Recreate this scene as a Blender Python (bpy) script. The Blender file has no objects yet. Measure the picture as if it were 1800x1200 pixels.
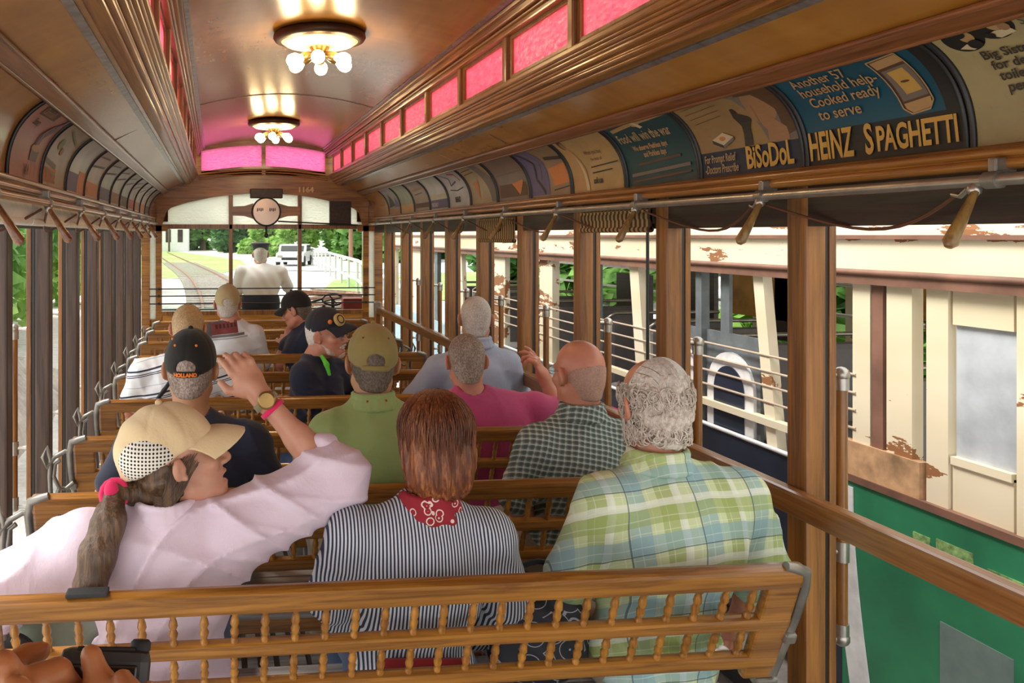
import bpy, bmesh, math, random
import numpy as np
from mathutils import Vector, Matrix, Euler

sc = bpy.context.scene
COL = sc.collection
PI = math.pi
rnd = random.Random(1164)

# ------------------------------------------------------------------ camera
TH = math.radians(6.0)                 # the camera is turned a little to the right of the car's axis
FPX = 1500.0
PX, PY = 535.7, 413.0
EYE = Vector((0.0, 0.0, 1.70))
cd = bpy.data.cameras.new('camera'); cam = bpy.data.objects.new('camera', cd); COL.objects.link(cam)
cam.location = EYE; cam.rotation_euler = (PI/2, 0, -TH)
cd.sensor_width = 36.0; cd.lens = 36.0*FPX/1800.0
cd.shift_x = (900-PX)/1800.0; cd.shift_y = -(600-PY)/1800.0
cd.clip_start = 0.05; cd.clip_end = 600
sc.camera = cam

# ------------------------------------------------------------------ light and exposure
w = bpy.data.worlds.new('overcast_sky'); sc.world = w; w.use_nodes = True
bg = w.node_tree.nodes['Background']
bg.inputs[0].default_value = (1.0, 0.985, 0.96, 1); bg.inputs[1].default_value = 1.35
sd = bpy.data.lights.new('sun', 'SUN'); sun = bpy.data.objects.new('sun', sd); COL.objects.link(sun)
sd.energy = 3.0; sd.angle = math.radians(25); sd.color = (1.0, 0.96, 0.88)
sun.rotation_euler = (math.radians(-8), math.radians(-33), 0)
sc.view_settings.view_transform = 'Standard'; sc.view_settings.look = 'None'
sc.view_settings.gamma = 1.0; sc.view_settings.exposure = 0.72
sc.view_settings.use_curve_mapping = False

def at(px, py, Y):
    """world point seen at pixel (px, py) at world depth Y"""
    a = (px-PX)/FPX
    D = Y/(math.cos(TH)-math.sin(TH)*a)
    return Vector((math.sin(TH)*D+math.cos(TH)*a*D, Y, EYE.z+(PY-py)/FPX*D))

# ------------------------------------------------------------------ mesh builder
class MB:
    def __init__(s): s.v = []; s.f = []; s.sm = []
    def add(s, vs, fs, smooth=False):
        o = len(s.v); s.v += [tuple(p) for p in vs]
        s.f += [tuple(i+o for i in f) for f in fs]; s.sm += [smooth]*len(fs)
        return s
    def box(s, c, d, R=None):
        vs = []
        for z in (-.5, .5):
            for x, y in ((-.5, -.5), (.5, -.5), (.5, .5), (-.5, .5)):
                p = Vector((x*d[0], y*d[1], z*d[2]))
                if R is not None: p = R @ p
                vs.append(p+Vector(c))
        return s.add(vs, [(3, 2, 1, 0), (4, 5, 6, 7), (0, 1, 5, 4), (1, 2, 6, 5), (2, 3, 7, 6), (3, 0, 4, 7)])
    def box2(s, a, b):
        return s.box([(a[i]+b[i])/2 for i in range(3)], [abs(b[i]-a[i]) for i in range(3)])
    def bbox(s, c, d, r=.006, R=None):
        """box with bevelled long edges (chamfer)"""
        bm = bmesh.new(); bmesh.ops.create_cube(bm, size=1)
        for v in bm.verts: v.co = Vector((v.co.x*d[0], v.co.y*d[1], v.co.z*d[2]))
        bmesh.ops.bevel(bm, geom=bm.edges[:], offset=min(r, min(d)*.45), segments=2, affect='EDGES', profile=.6)
        bm.verts.index_update()
        vs = [(R @ v.co if R is not None else v.co)+Vector(c) for v in bm.verts]
        fs = [tuple(v.index for v in f.verts) for f in bm.faces]; bm.free()
        return s.add(vs, fs)
    def bar(s, a, b, w_, h_, up=(0, 0, 1), r=.005):
        a = Vector(a); b = Vector(b); y = (b-a).normalized(); x = y.cross(Vector(up)).normalized(); z = x.cross(y)
        R = Matrix((x, y, z)).transposed()
        return s.bbox((a+b)/2, (w_, (b-a).length, h_), r, R)
    def tube(s, pts, r, n=8, closed=False, caps=True):
        pts = [Vector(p) for p in pts]; m = len(pts)
        rs = r if isinstance(r, (list, tuple)) else [r]*m
        T = []
        for i in range(m):
            a = pts[(i-1) % m] if (closed or i > 0) else pts[i]
            b = pts[(i+1) % m] if (closed or i < m-1) else pts[i]
            T.append((b-a).normalized())
        N = T[0].orthogonal().normalized(); vs = []
        for i in range(m):
            if i: 
                N = N-T[i]*N.dot(T[i])
                N = N.normalized() if N.length > 1e-6 else T[i].orthogonal().normalized()
            B = T[i].cross(N)
            for k in range(n):
                a = 2*PI*k/n; vs.append(pts[i]+(N*math.cos(a)+B*math.sin(a))*rs[i])
        fs = []
        for i in range(m if closed else m-1):
            j = (i+1) % m
            for k in range(n):
                l = (k+1) % n; fs.append((i*n+k, i*n+l, j*n+l, j*n+k))
        s.add(vs, fs, True)
        if caps and not closed:
            s.add(vs[:n], [tuple(range(n))[::-1]]); s.add(vs[-n:], [tuple(range(n))])
        return s
    def lathe(s, prof, c=(0, 0, 0), R=None, n=20, smooth=True, cap=True):
        vs = []; m = len(prof)
        for r, z in prof:
            for k in range(n):
                a = 2*PI*k/n; p = Vector((r*math.cos(a), r*math.sin(a), z))
                vs.append((R @ p if R is not None else p)+Vector(c))
        fs = []
        for i in range(m-1):
            for k in range(n):
                l = (k+1) % n; fs.append((i*n+k, i*n+l, (i+1)*n+l, (i+1)*n+k))
        s.add(vs, fs, smooth)
        if cap and prof[0][0] > 1e-5: s.add(vs[:n], [tuple(range(n))[::-1]])
        if cap and prof[-1][0] > 1e-5: s.add(vs[-n:], [tuple(range(n))])
        return s
    def ball(s, c, r, n=14, R=None):
        r = (r, r, r) if not isinstance(r, (tuple, list)) else r
        m = max(6, n//2); vs = []; fs = []
        for i in range(m+1):
            t = PI*i/m
            for k in range(n):
                a = 2*PI*k/n
                p = Vector((r[0]*math.sin(t)*math.cos(a), r[1]*math.sin(t)*math.sin(a), r[2]*math.cos(t)))
                vs.append((R @ p if R is not None else p)+Vector(c))
        for i in range(m):
            for k in range(n):
                l = (k+1) % n; fs.append((i*n+k, (i+1)*n+k, (i+1)*n+l, i*n+l))
        return s.add(vs, fs, True)
    def prism(s, poly, a, b):
        """polygon (list of 3d points) swept from offset a to offset b (vectors)"""
        n = len(poly); a = Vector(a); b = Vector(b)
        vs = [Vector(p)+a for p in poly]+[Vector(p)+b for p in poly]
        fs = [tuple(range(n))[::-1], tuple(range(n, 2*n))]+[(i, (i+1) % n, n+(i+1) % n, n+i) for i in range(n)]
        return s.add(vs, fs)
    def sheet(s, rows, smooth=False, thick=None):
        """grid of points; thick = a vector added for the back side"""
        m = len(rows); n = len(rows[0])
        vs = [p for r in rows for p in r]
        fs = [(i*n+k, i*n+k+1, (i+1)*n+k+1, (i+1)*n+k) for i in range(m-1) for k in range(n-1)]
        s.add(vs, fs, smooth)
        if thick is not None:
            t = Vector(thick); vb = [Vector(p)+t for p in vs]
            s.add(vb, [f[::-1] for f in fs], smooth)
            edge = [(0, k) for k in range(n)]+[(i, n-1) for i in range(1, m)]+[(m-1, k) for k in range(n-2, -1, -1)]+[(i, 0) for i in range(m-2, 0, -1)]
            ids = [i*n+k for i, k in edge]; q = len(ids)
            s.add([vs[i] for i in ids]+[vb[i] for i in ids], [(i, q+i, q+(i+1) % q, (i+1) % q) for i in range(q)])
        return s
    def mesh(s, name, origin=(0, 0, 0)):
        o = Vector(origin); me = bpy.data.meshes.new(name)
        me.from_pydata([(p[0]-o.x, p[1]-o.y, p[2]-o.z) for p in s.v], [], s.f)
        me.polygons.foreach_set('use_smooth', s.sm); me.validate(); me.update()
        return me

BASE = {}
def put(name, mb, mat, parent=None, origin=None):
    """link ONE mesh object; vertices are given in world space"""
    if parent is not None: o0 = BASE[parent.name]
    else: o0 = Vector(origin) if origin is not None else Vector((0, 0, 0))
    me = mb.mesh(name, o0) if isinstance(mb, MB) else mb
    ms = mat if isinstance(mat, (list, tuple)) else [mat]
    for m in ms: me.materials.append(m)
    o = bpy.data.objects.new(name, me); COL.objects.link(o)
    if parent is not None: o.parent = parent
    else: o.location = o0
    BASE[o.name] = o0
    return o
def tag(o, label, cat, group=None, kind=None):
    o['label'] = label; o['category'] = cat
    if group: o['group'] = group
    if kind: o['kind'] = kind
    return o
def struct(name, mb, mat, parent=None):
    o = put(name, mb, mat, parent)
    o['kind'] = 'structure'
    return o
def thing(name, label, cat, loc=(0, 0, 0), group=None):
    o = bpy.data.objects.new(name, None); COL.objects.link(o); o.location = loc; o.empty_display_size = .1
    BASE[o.name] = Vector(loc)
    return tag(o, label, cat, group)
def dup(root, loc, label=None, group=None):
    """a copy of a thing with copies of its parts and sub-parts"""
    r = root.copy(); COL.objects.link(r); r.location = loc; BASE[r.name] = Vector(loc)
    if label: r['label'] = label
    if group: r['group'] = group
    for ch in list(root.children):
        c = ch.copy(); COL.objects.link(c); c.parent = r
        for g in list(ch.children):
            d = g.copy(); COL.objects.link(d); d.parent = c
    return r

# ------------------------------------------------------------------ materials
class NT:
    """short-hand for building node trees"""
    def __init__(s, name):
        s.m = bpy.data.materials.new(name); s.m.use_nodes = True
        s.t = s.m.node_tree; s.n = s.t.nodes; s.l = s.t.links
        s.b = s.n['Principled BSDF']; s.out = s.n['Material Output']
    def node(s, ty, **kw):
        n = s.n.new(ty)
        for k, v in kw.items(): setattr(n, k, v)
        return n
    def set(s, sock, v):
        if isinstance(v, bpy.types.NodeSocket): s.l.new(v, sock)
        elif isinstance(v, (tuple, list)):
            sock.default_value = tuple(v)+(1,) if len(v) == 3 and sock.type == 'RGBA' else v
        else: sock.default_value = v
    def math(s, op, a, b=0.0, c=None):
        n = s.node('ShaderNodeMath', operation=op); s.set(n.inputs[0], a); s.set(n.inputs[1], b)
        if c is not None: s.set(n.inputs[2], c)
        return n.outputs[0]
    def mix(s, f, a, b, mode='MIX'):
        n = s.node('ShaderNodeMix', data_type='RGBA', blend_type=mode)
        s.set(n.inputs[0], f); s.set(n.inputs[6], a); s.set(n.inputs[7], b); return n.outputs[2]
    def coord(s, scale=(1, 1, 1), rot=(0, 0, 0), rand=0.0, which='Object'):
        tc = s.node('ShaderNodeTexCoord'); v = tc.outputs[which]
        if rand:
            oi = s.node('ShaderNodeObjectInfo'); va = s.node('ShaderNodeVectorMath', operation='SCALE')
            cb = s.node('ShaderNodeCombineXYZ'); s.l.new(oi.outputs['Random'], cb.inputs[0]); s.l.new(oi.outputs['Random'], cb.inputs[1]); s.l.new(oi.outputs['Random'], cb.inputs[2])
            s.l.new(cb.outputs[0], va.inputs[0]); va.inputs['Scale'].default_value = rand
            ad = s.node('ShaderNodeVectorMath', operation='ADD'); s.l.new(v, ad.inputs[0]); s.l.new(va.outputs[0], ad.inputs[1]); v = ad.outputs[0]
        mp = s.node('ShaderNodeMapping'); s.l.new(v, mp.inputs[0]); mp.inputs['Scale'].default_value = scale; mp.inputs['Rotation'].default_value = rot
        return mp.outputs[0]
    def noise(s, vec, scale=5, detail=4, rough=.55, dist=0.0):
        n = s.node('ShaderNodeTexNoise'); s.l.new(vec, n.inputs['Vector'])
        n.inputs['Scale'].default_value = scale; n.inputs['Detail'].default_value = detail
        n.inputs['Roughness'].default_value = rough; n.inputs['Distortion'].default_value = dist
        return n.outputs['Fac']
    def ramp(s, f, stops):
        n = s.node('ShaderNodeValToRGB'); s.set(n.inputs[0], f); e = n.color_ramp.elements
        while len(e) < len(stops): e.new(.5)
        for i, (p, c) in enumerate(stops):
            e[i].position = p; e[i].color = tuple(c)+(1,) if len(c) == 3 else c
        return n.outputs[0]
    def bump(s, h, strength=.3, dist=.01):
        n = s.node('ShaderNodeBump'); s.set(n.inputs['Height'], h)
        n.inputs['Strength'].default_value = strength; n.inputs['Distance'].default_value = dist
        s.l.new(n.outputs[0], s.b.inputs['Normal']); return n.outputs[0]
    def xyz(s, vec):
        n = s.node('ShaderNodeSeparateXYZ'); s.l.new(vec, n.inputs[0]); return n.outputs
    def fin(s, col=None, rough=None, metal=None, coat=None, spec=None):
        if col is not None: s.set(s.b.inputs['Base Color'], col)
        if rough is not None: s.set(s.b.inputs['Roughness'], rough)
        if metal is not None: s.b.inputs['Metallic'].default_value = metal
        if coat: s.b.inputs['Coat Weight'].default_value = coat; s.b.inputs['Coat Roughness'].default_value = .12
        if spec is not None: s.b.inputs['Specular IOR Level'].default_value = spec
        return s.m
def hexc(h):
    """colour as seen on a display -> linear"""
    r = [int(h[i:i+2], 16)/255 for i in (0, 2, 4)]
    return tuple(c/12.92 if c <= .04045 else ((c+.055)/1.055)**2.4 for c in r)
def plain(name, col, rough=.6, metal=0, var=.12, scale=14, bump=0.0, spec=None, coat=None):
    """a plain surface with slight mottling"""
    t = NT(name); v = t.coord(rand=7.0)
    f = t.noise(v, scale, 5)
    c = t.ramp(f, [(.3, tuple(x*(1-var) for x in col)), (.7, tuple(min(1, x*(1+var)) for x in col))])
    if bump: t.bump(f, bump, .01)
    return t.fin(c, rough, metal, coat, spec)
def wood(name, dark, light, along='y', rough=.35, coat=.35, fine=60, bump=.12, rand=9.0, big=3.0):
    t = NT(name); k = .05
    sc_ = {'x': (k, 1, 1), 'y': (1, k, 1), 'z': (1, 1, k)}[along]
    v = t.coord(sc_, rand=rand)
    a = t.noise(v, fine, 6, .65, .6); b = t.noise(v, big*3, 3, .5, 1.5)
    f = t.math('ADD', t.math('MULTIPLY', a, .62), t.math('MULTIPLY', b, .38))
    mid = tuple((x+y)/2 for x, y in zip(dark, light))
    c = t.ramp(f, [(.30, tuple(x*.55 for x in dark)), (.42, dark), (.53, mid), (.66, light)])
    t.bump(a, bump, .004)
    return t.fin(c, rough, 0, coat)

M = {}
M['oak'] = wood('varnished_oak', (.17, .060, .009), (.40, .170, .026), 'y')
M['oak_x'] = wood('varnished_oak_across', (.18, .068, .010), (.45, .195, .030), 'x')
M['oak_z'] = wood('varnished_oak_upright', (.15, .056, .010), (.36, .152, .028), 'z')
M['rail'] = wood('worn_oak_rail', (.17, .065, .017), (.36, .155, .045), 'y', .3, .4)
M['mahog'] = wood('dark_moulding', (.11, .036, .012), (.28, .105, .034), 'y', .3, .5)
M['post'] = wood('post_wood', (.15, .057, .011), (.37, .152, .028), 'z', .42, .15)
M['post_dark'] = wood('shaded_post_wood', (.045, .026, .018), (.115, .065, .042), 'z', .55, .05)  # left posts: shade and weathering both put into a darker wood colour
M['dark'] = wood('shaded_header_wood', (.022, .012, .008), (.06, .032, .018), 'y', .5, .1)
M['spindle'] = wood('turned_spindle_wood', (.22, .080, .010), (.50, .225, .033), 'z', .3, .4)
M['grey_slat'] = wood('weathered_slats', (.22, .20, .19), (.46, .44, .42), 'x', .7, 0)
M['floor'] = wood('floor_boards', (.07, .06, .052), (.16, .135, .115), 'y', .7, 0)
M['yellow_wood'] = wood('honey_panel_wood', (.36, .15, .022), (.62, .30, .06), 'x', .3, .4)
M['black'] = plain('black_iron', (.012, .012, .013), .4, 0)
M['iron'] = plain('worn_grey_iron', (.27, .255, .225), .42, .7, .25)
M['nickel'] = plain('tarnished_nickel', (.42, .40, .36), .33, .85, .2)
M['brass'] = plain('aged_brass', (.34, .22, .08), .35, .8, .25)
M['zinc'] = plain('dull_metal_strip', (.30, .30, .31), .28, .75, .35, 30)
M['rubber'] = plain('black_rubber', (.015, .015, .016), .7)
M['cord'] = plain('brown_leather_cord', (.10, .035, .015), .6)
M['canvas'] = plain('cream_canvas', (.76, .73, .62), .85, 0, .1, 9, .2)
M['white_enamel'] = plain('cream_enamel', (.85, .74, .52), .35, 0, .04)

def maple(name):
    """figured maple veneer with a deep varnish"""
    t = NT(name); v = t.coord((1, .12, 1)); q = t.coord((.9, 1, 1))
    a = t.noise(v, 18, 3, .5, .3); b = t.noise(q, 3.2, 2, .5, .2); d = t.noise(t.coord((.25, 1, 1)), 9, 3, .5, .5)
    f = t.math('ADD', t.math('MULTIPLY', a, .35), t.math('ADD', t.math('MULTIPLY', b, .35), t.math('MULTIPLY', d, .3)))
    c = t.ramp(f, [(.25, (.22, .085, .011)), (.5, (.34, .145, .020)), (.75, (.45, .215, .038))])
    return t.fin(c, .26, 0, .3)
M['maple'] = maple('birdseye_maple_ceiling')

def glass_pink(name, col, amp):
    t = NT(name); v = t.coord((1, 1, 1)); 
    vo = t.node('ShaderNodeTexVoronoi', feature='SMOOTH_F1'); t.l.new(t.coord((26, 26, 60)), vo.inputs['Vector']); vo.inputs['Scale'].default_value = 1.0
    h = t.math('ADD', vo.outputs['Distance'], t.noise(v, 40, 3))
    tr = t.node('ShaderNodeBsdfTranslucent'); gl = t.node('ShaderNodeBsdfGlossy'); mx = t.node('ShaderNodeMixShader')
    df = t.node('ShaderNodeBsdfTransparent'); mx2 = t.node('ShaderNodeMixShader')
    c = t.mix(t.math('MULTIPLY', vo.outputs['Distance'], amp), col, (1.0, .72, .84))
    t.l.new(c, tr.inputs[0]); df.inputs[0].default_value = col+(1,)
    bp = t.node('ShaderNodeBump'); t.l.new(h, bp.inputs['Height']); bp.inputs['Strength'].default_value = .6; bp.inputs['Distance'].default_value = .01
    for x in (tr, gl): t.l.new(bp.outputs[0], x.inputs['Normal'])
    gl.inputs['Roughness'].default_value = .15; gl.inputs[0].default_value = (1, 1, 1, 1)
    mx2.inputs[0].default_value = .22; t.l.new(tr.outputs[0], mx2.inputs[1]); t.l.new(df.outputs[0], mx2.inputs[2])
    mx.inputs[0].default_value = .06; t.l.new(mx2.outputs[0], mx.inputs[1]); t.l.new(gl.outputs[0], mx.inputs[2])
    t.l.new(mx.outputs[0], t.out.inputs[0]); return t.m
M['pink'] = glass_pink('rippled_pink_glass', (1.0, .27, .36), .45)
M['pink_end'] = glass_pink('rippled_rose_glass', (1.0, .36, .64), .35)
M['frost'] = glass_pink('frosted_white_glass', (.92, .93, .86), .0)
def clear_glass(name):
    t = NT(name); tr = t.node('ShaderNodeBsdfTransparent'); gl = t.node('ShaderNodeBsdfGlossy'); mx = t.node('ShaderNodeMixShader')
    fr = t.node('ShaderNodeFresnel'); fr.inputs[0].default_value = 1.18; gl.inputs['Roughness'].default_value = .02
    tr.inputs[0].default_value = (.96, .98, .96, 1)
    t.l.new(fr.outputs[0], mx.inputs[0]); t.l.new(tr.outputs[0], mx.inputs[1]); t.l.new(gl.outputs[0], mx.inputs[2])
    t.l.new(mx.outputs[0], t.out.inputs[0]); return t.m
M['glass'] = clear_glass('window_glass')
def bulb_mat(name, col, st):
    t = NT(name); t.fin((.9, .8, .6), .3); t.b.inputs['Emission Color'].default_value = col+(1,); t.b.inputs['Emission Strength'].default_value = st; return t.m
M['bulb'] = bulb_mat('lit_bulb', (1.0, .72, .36), 22)
# ------------------------------------------------------------------ the car body
C0 = 0.51                                # centre line of the car (the camera stands left of it)
YA, YB = -1.6, 9.0                       # rear limit built, front bulkhead
def L(u, side): return C0+side*u         # lateral distance from the centre line -> x
def cove(t, side, off=0.0):
    """the quarter curve that carries the advertising cards; t 0 bottom .. 1 top"""
    p0, p1, p2 = (1.18, 1.885), (1.188, 2.075), (1.03, 2.15)
    u = (1-t)**2*p0[0]+2*t*(1-t)*p1[0]+t*t*p2[0]; z = (1-t)**2*p0[1]+2*t*(1-t)*p1[1]+t*t*p2[1]
    du = 2*(1-t)*(p1[0]-p0[0])+2*t*(p2[0]-p1[0]); dz = 2*(1-t)*(p1[1]-p0[1])+2*t*(p2[1]-p1[1])
    l = math.hypot(du, dz)
    return (L(u-off*dz/l, side), z+off*du/l) if True else None
def vault(u): return 2.70-.105*(u/.68)**2

ys = [YA+(YB-YA)*i/10 for i in range(11)]
# floor
fl = MB(); fl.box2((L(-1.26, 1), YA, -.06), (L(1.26, 1), YB+1.6, 0))
struct('floor', fl, M['floor'])
fs = MB()
for i in range(36): fs.box2((L(-1.15+i*.064, 1), YA, 0), (L(-1.15+i*.064, 1)+.04, YB, .012))
struct('trim_1', fs, M['grey_slat'])
# ceilings
vb = MB(); us = [-.68+1.36*i/24 for i in range(25)]
vb.sheet([[(L(u, 1), y, vault(u)) for u in us] for y in ys], True, (0, 0, .03))
struct('ceiling', vb, M['maple'])
for side, nm in ((-1, 'left'), (1, 'right')):
    d = MB(); q = [(1.03-.27*i/6, 2.15+.112*(1-(1-i/6)**1.35)) for i in range(7)]
    d.sheet([[(L(u, side), y, z) for u, z in q] for y in ys], True, (0, 0, .035))
    struct('ceiling_'+nm, d, M['maple'])
    d = MB(); d.sheet([[(cove(t/12, side)[0], y, cove(t/12, side)[1]) for t in range(13)] for y in ys], True, (side*.03, 0, .012))
    struct('wall_'+nm, d, M['maple'])
    # header board above the side openings
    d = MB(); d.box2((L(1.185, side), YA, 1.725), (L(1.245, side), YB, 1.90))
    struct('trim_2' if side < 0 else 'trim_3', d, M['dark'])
    # oak cornice under the cards, with two beads
    d = MB(); d.box2((L(1.13, side), YA, 1.842), (L(1.186, side), YB, 1.882))
    d.tube([(L(1.13, side), YA, 1.874), (L(1.13, side), YB, 1.874)], .011, 8)
    d.tube([(L(1.135, side), YA, 1.85), (L(1.135, side), YB, 1.85)], .013, 8)
    struct('trim_4' if side < 0 else 'trim_5', d, M['oak'])
    # moulding at the top of the cards
    d = MB(); d.bbox((L(1.022, side), (YA+YB)/2, 2.146), (.05, YB-YA, .022), .005, Matrix.Rotation(side*.45, 3, 'Y'))
    d.tube([(L(1.045, side), YA, 2.13), (L(1.045, side), YB, 2.13)], .009, 8)
    d.tube([(L(1.0, side), YA, 2.155), (L(1.0, side), YB, 2.155)], .008, 8)
    struct('trim_6' if side < 0 else 'trim_7', d, M['mahog'])
    # metal strip along the lower ceiling
    d = MB(); d.box((L(.845, side), (YA+YB)/2, 2.2345), (.024, YB-YA, .006), Matrix.Rotation(side*.32, 3, 'Y'))
    struct('trim_8' if side < 0 else 'trim_9', d, M['zinc'])
    d = MB(); d.box((L(.625, side), (YA+YB)/2, vault(.625)-.005), (.02, YB-YA, .006), Matrix.Rotation(side*.28, 3, 'Y'))
    struct('trim_10' if side < 0 else 'trim_11', d, M['zinc'])
    # stepped moulding from the lower ceiling up to the clerestory sill
    d = MB(); st = [(.79, 2.245, .05, .022), (.765, 2.262, .035, .03), (.742, 2.285, .03, .03), (.722, 2.307, .03, .028), (.705, 2.328, .035, .026)]
    for u, z, a, b in st: d.bbox((L(u, side), (YA+YB)/2, z), (a, YB-YA, b), .007)
    for u, z in ((.752, 2.262), (.728, 2.290), (.706, 2.312)): d.tube([(L(u, side), YA, z), (L(u, side), YB, z)], .008, 8)
    struct('trim_12' if side < 0 else 'trim_13', d, M['oak'])
    # top moulding between the clerestory windows and the vault
    d = MB()
    for u, z, a, b in ((.70, 2.545, .05, .05), (.675, 2.572, .05, .03), (.655, 2.595, .04, .02)): d.bbox((L(u, side), (YA+YB)/2, z), (a, YB-YA, b), .006)
    d.tube([(L(.672, side), YA, 2.548), (L(.672, side), YB, 2.548)], .008, 8)
    struct('trim_14' if side < 0 else 'trim_15', d, M['oak'])
    # clerestory windows: one thing-like unit per bay
    Yw = [2.12+.668*k for k in range(-3, 11)]
    for k in range(len(Yw)-1):
        y0, y1 = Yw[k], min(Yw[k+1], YB+.01)
        u0 = .715
        fr = MB(); e = .022
        fr.bbox((L(u0, side), y0, 2.43), (.055, .045, .20), .006)                      # mullion post
        fr.box2((L(u0-.012, side), y0+.02, 2.335), (L(u0+.012, side), y1-.02, 2.358))
        fr.box2((L(u0-.012, side), y0+.02, 2.505), (L(u0+.012, side), y1-.02, 2.53))
        fr.box2((L(u0-.012, side), y0+.02, 2.358), (L(u0+.012, side), y0+.02+e*1.6, 2.505))
        fr.box2((L(u0-.012, side), y1-.02-e*1.6, 2.358), (L(u0+.012, side), y1-.02, 2.505))
        o = struct('window_%d' % (k+1+(20 if side > 0 else 0)), fr, M['oak_z'])
        pn = MB(); pn.box2((L(u0-.003, side), y0+.05, 2.356), (L(u0+.003, side), y1-.05, 2.507))
        put('pane', pn, M['pink'], o)
# seams across the ceiling (thin dark battens)
sm = MB(); sm.sheet([[(L(u, 1), y, vault(u)-.004) for u in us] for y in (6.03, 6.05)], True, (0, 0, .006))
struct('trim_16', sm, M['mahog'])
for side, Y_, nm in ((1, 4.26, 'trim_17'), (-1, 4.27, 'trim_18')):
    d = MB(); d.sheet([[(L(u, side), y, z-.004) for u, z in [(1.0-.22*i/6, 2.15+.112*(1-(1-(i+.7)/6.7)**1.35)) for i in range(7)]] for y in (Y_, Y_+.016)], True, (0, 0, .006))
    struct(nm, d, M['mahog'])
# roof seen only from outside: keeps the sky off the ceilings
for side, nm in ((-1, 'left'), (1, 'right')):
    d = MB(); d.sheet([[(L(.80, side), y, 2.30), (L(1.1, side), y, 2.24), (L(1.34, side), y, 2.05), (L(1.40, side), y, 1.93)] for y in (YA, YB+1.2)], False, (0, 0, .02))
    struct('roof_'+nm, d, M['canvas'])
d = MB(); d.sheet([[(L(u, 1), y, 2.80-.13*(u/.8)**2) for u in [-.8+.2*i for i in range(9)]] for y in (YA, YB+.06)], True, (0, 0, .02))
struct('roof_upper', d, M['canvas'])

# ------------------------------------------------------------------ front bulkhead
bh = MB(); T = (0, .07, 0)
def zout(x):
    u = abs(x-C0)
    if u <= .70: return 2.345
    if u <= 1.03: return 2.15+.112*(1-(1-(1.03-u)/.27)**1.35) if u > .76 else 2.262+.083*(.76-u)/.06
    return 2.15-.265*((u-1.03)/.152)**1.9
inn = [(-1.063, 1.79), (-1.03, 1.92), (-.97, 1.985), (-.80, 2.04), (-.55, 2.095), (-.36, 2.122), (0, 2.148)]
inn = inn+[(-u, z) for u, z in inn[-2::-1]]
def innz(u):
    for (a, za), (b, zb) in zip(inn, inn[1:]):
        if a <= u <= b: return za+(zb-za)*(u-a)/(b-a)
n = 48
xs = [-1.063+2.126*i/n for i in range(n+1)]
def strip(rows_lo, rows_hi, mb, y0, y1):
    mb.sheet([[(x, y0, z) for x, z in rows_lo], [(x, y0, z) for x, z in rows_hi]], False, (0, y1-y0, 0))
lo = [(C0+u, innz(u)) for u in xs]; hi = [(C0+u*1.0, zout(C0+u)+.03) for u in xs]
strip(lo, hi, bh, YB, YB+.07)
for s in (-1, 1):
    bh.box2((L(1.063, s), YB, 0), (L(1.125, s), YB+.07, 2.17))              # inner stile
    bh.box2((L(1.185, s), YB-.02, 0), (L(1.27, s), YB+.09, 2.0))            # corner post
    bh.box2((L(1.12, s), YB, 1.74), (L(1.19, s), YB+.06, 2.0)); bh.box2((L(1.12, s), YB, 0), (L(1.19, s), YB+.06, .82))
    bh.box2((L(1.0, s), YB+.03, 1.84), (L(1.26, s), YB+.065, 2.20))
    bh.box2((L(1.125, s), YB+.0, 1.74), (L(1.0, s), YB+.05, 1.80))
wf = struct('wall_front', bh, M['oak_x'])
rails = MB()
rails.box2((L(-1.063, 1), YB+.005, 1.765), (L(1.063, 1), YB+.065, 1.812))
for u in (-.345, .385):
    rails.bbox((L(u, 1), YB+.035, 1.51), (.042, .06, 1.22), .006); 
rails.box2((L(-1.063, 1), YB+.0, .86), (L(1.063, 1), YB+.07, .905))
struct('trim_19', rails, M['oak_z'])
# moulding that follows the arch above the opening and below the rose windows
ar = MB()
for z_, r in ((2.352, .012), (2.325, .009), (2.30, .007)):
    ar.tube([(L(u, 1), YB-.004, z_+.055*(1-(u/.68)**2)-.02) for u in [-.68+.085*i for i in range(17)]], r, 6)
struct('trim_20', ar, M['oak_x'])
# end of the clerestory: two rose panes
def endz(u, base, rise): return base+rise*(1-(u/.68)**2)
ef = MB(); us2 = [-.70+.07*i for i in range(21)]
strip([(L(u, 1), 2.33) for u in us2], [(L(u, 1), endz(u, 2.355, .07)) for u in us2], ef, YB, YB+.05)
strip([(L(u, 1), endz(u, 2.575, .075)) for u in us2], [(L(u, 1), endz(u, 2.61, .10)+.02) for u in us2], ef, YB, YB+.05)
for a, b in ((-.77, -.655), (-.02, .02), (.655, .77)): ef.box2((L(a, 1), YB-.006, 2.30), (L(b, 1), YB+.05, 2.66 if abs(a) < .1 else 2.60))
o = struct('window_40', ef, M['oak_x'])
for a, b in ((-.66, -.015), (.015, .66)):
    e = MB(); uu = [a+(b-a)*i/10 for i in range(11)]
    strip([(L(u, 1), endz(u, 2.35, .07)) for u in uu], [(L(u, 1), endz(u, 2.58, .075)) for u in uu], e, YB+.02, YB+.028)
    put('pane', e, M['pink_end'], o)
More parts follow.
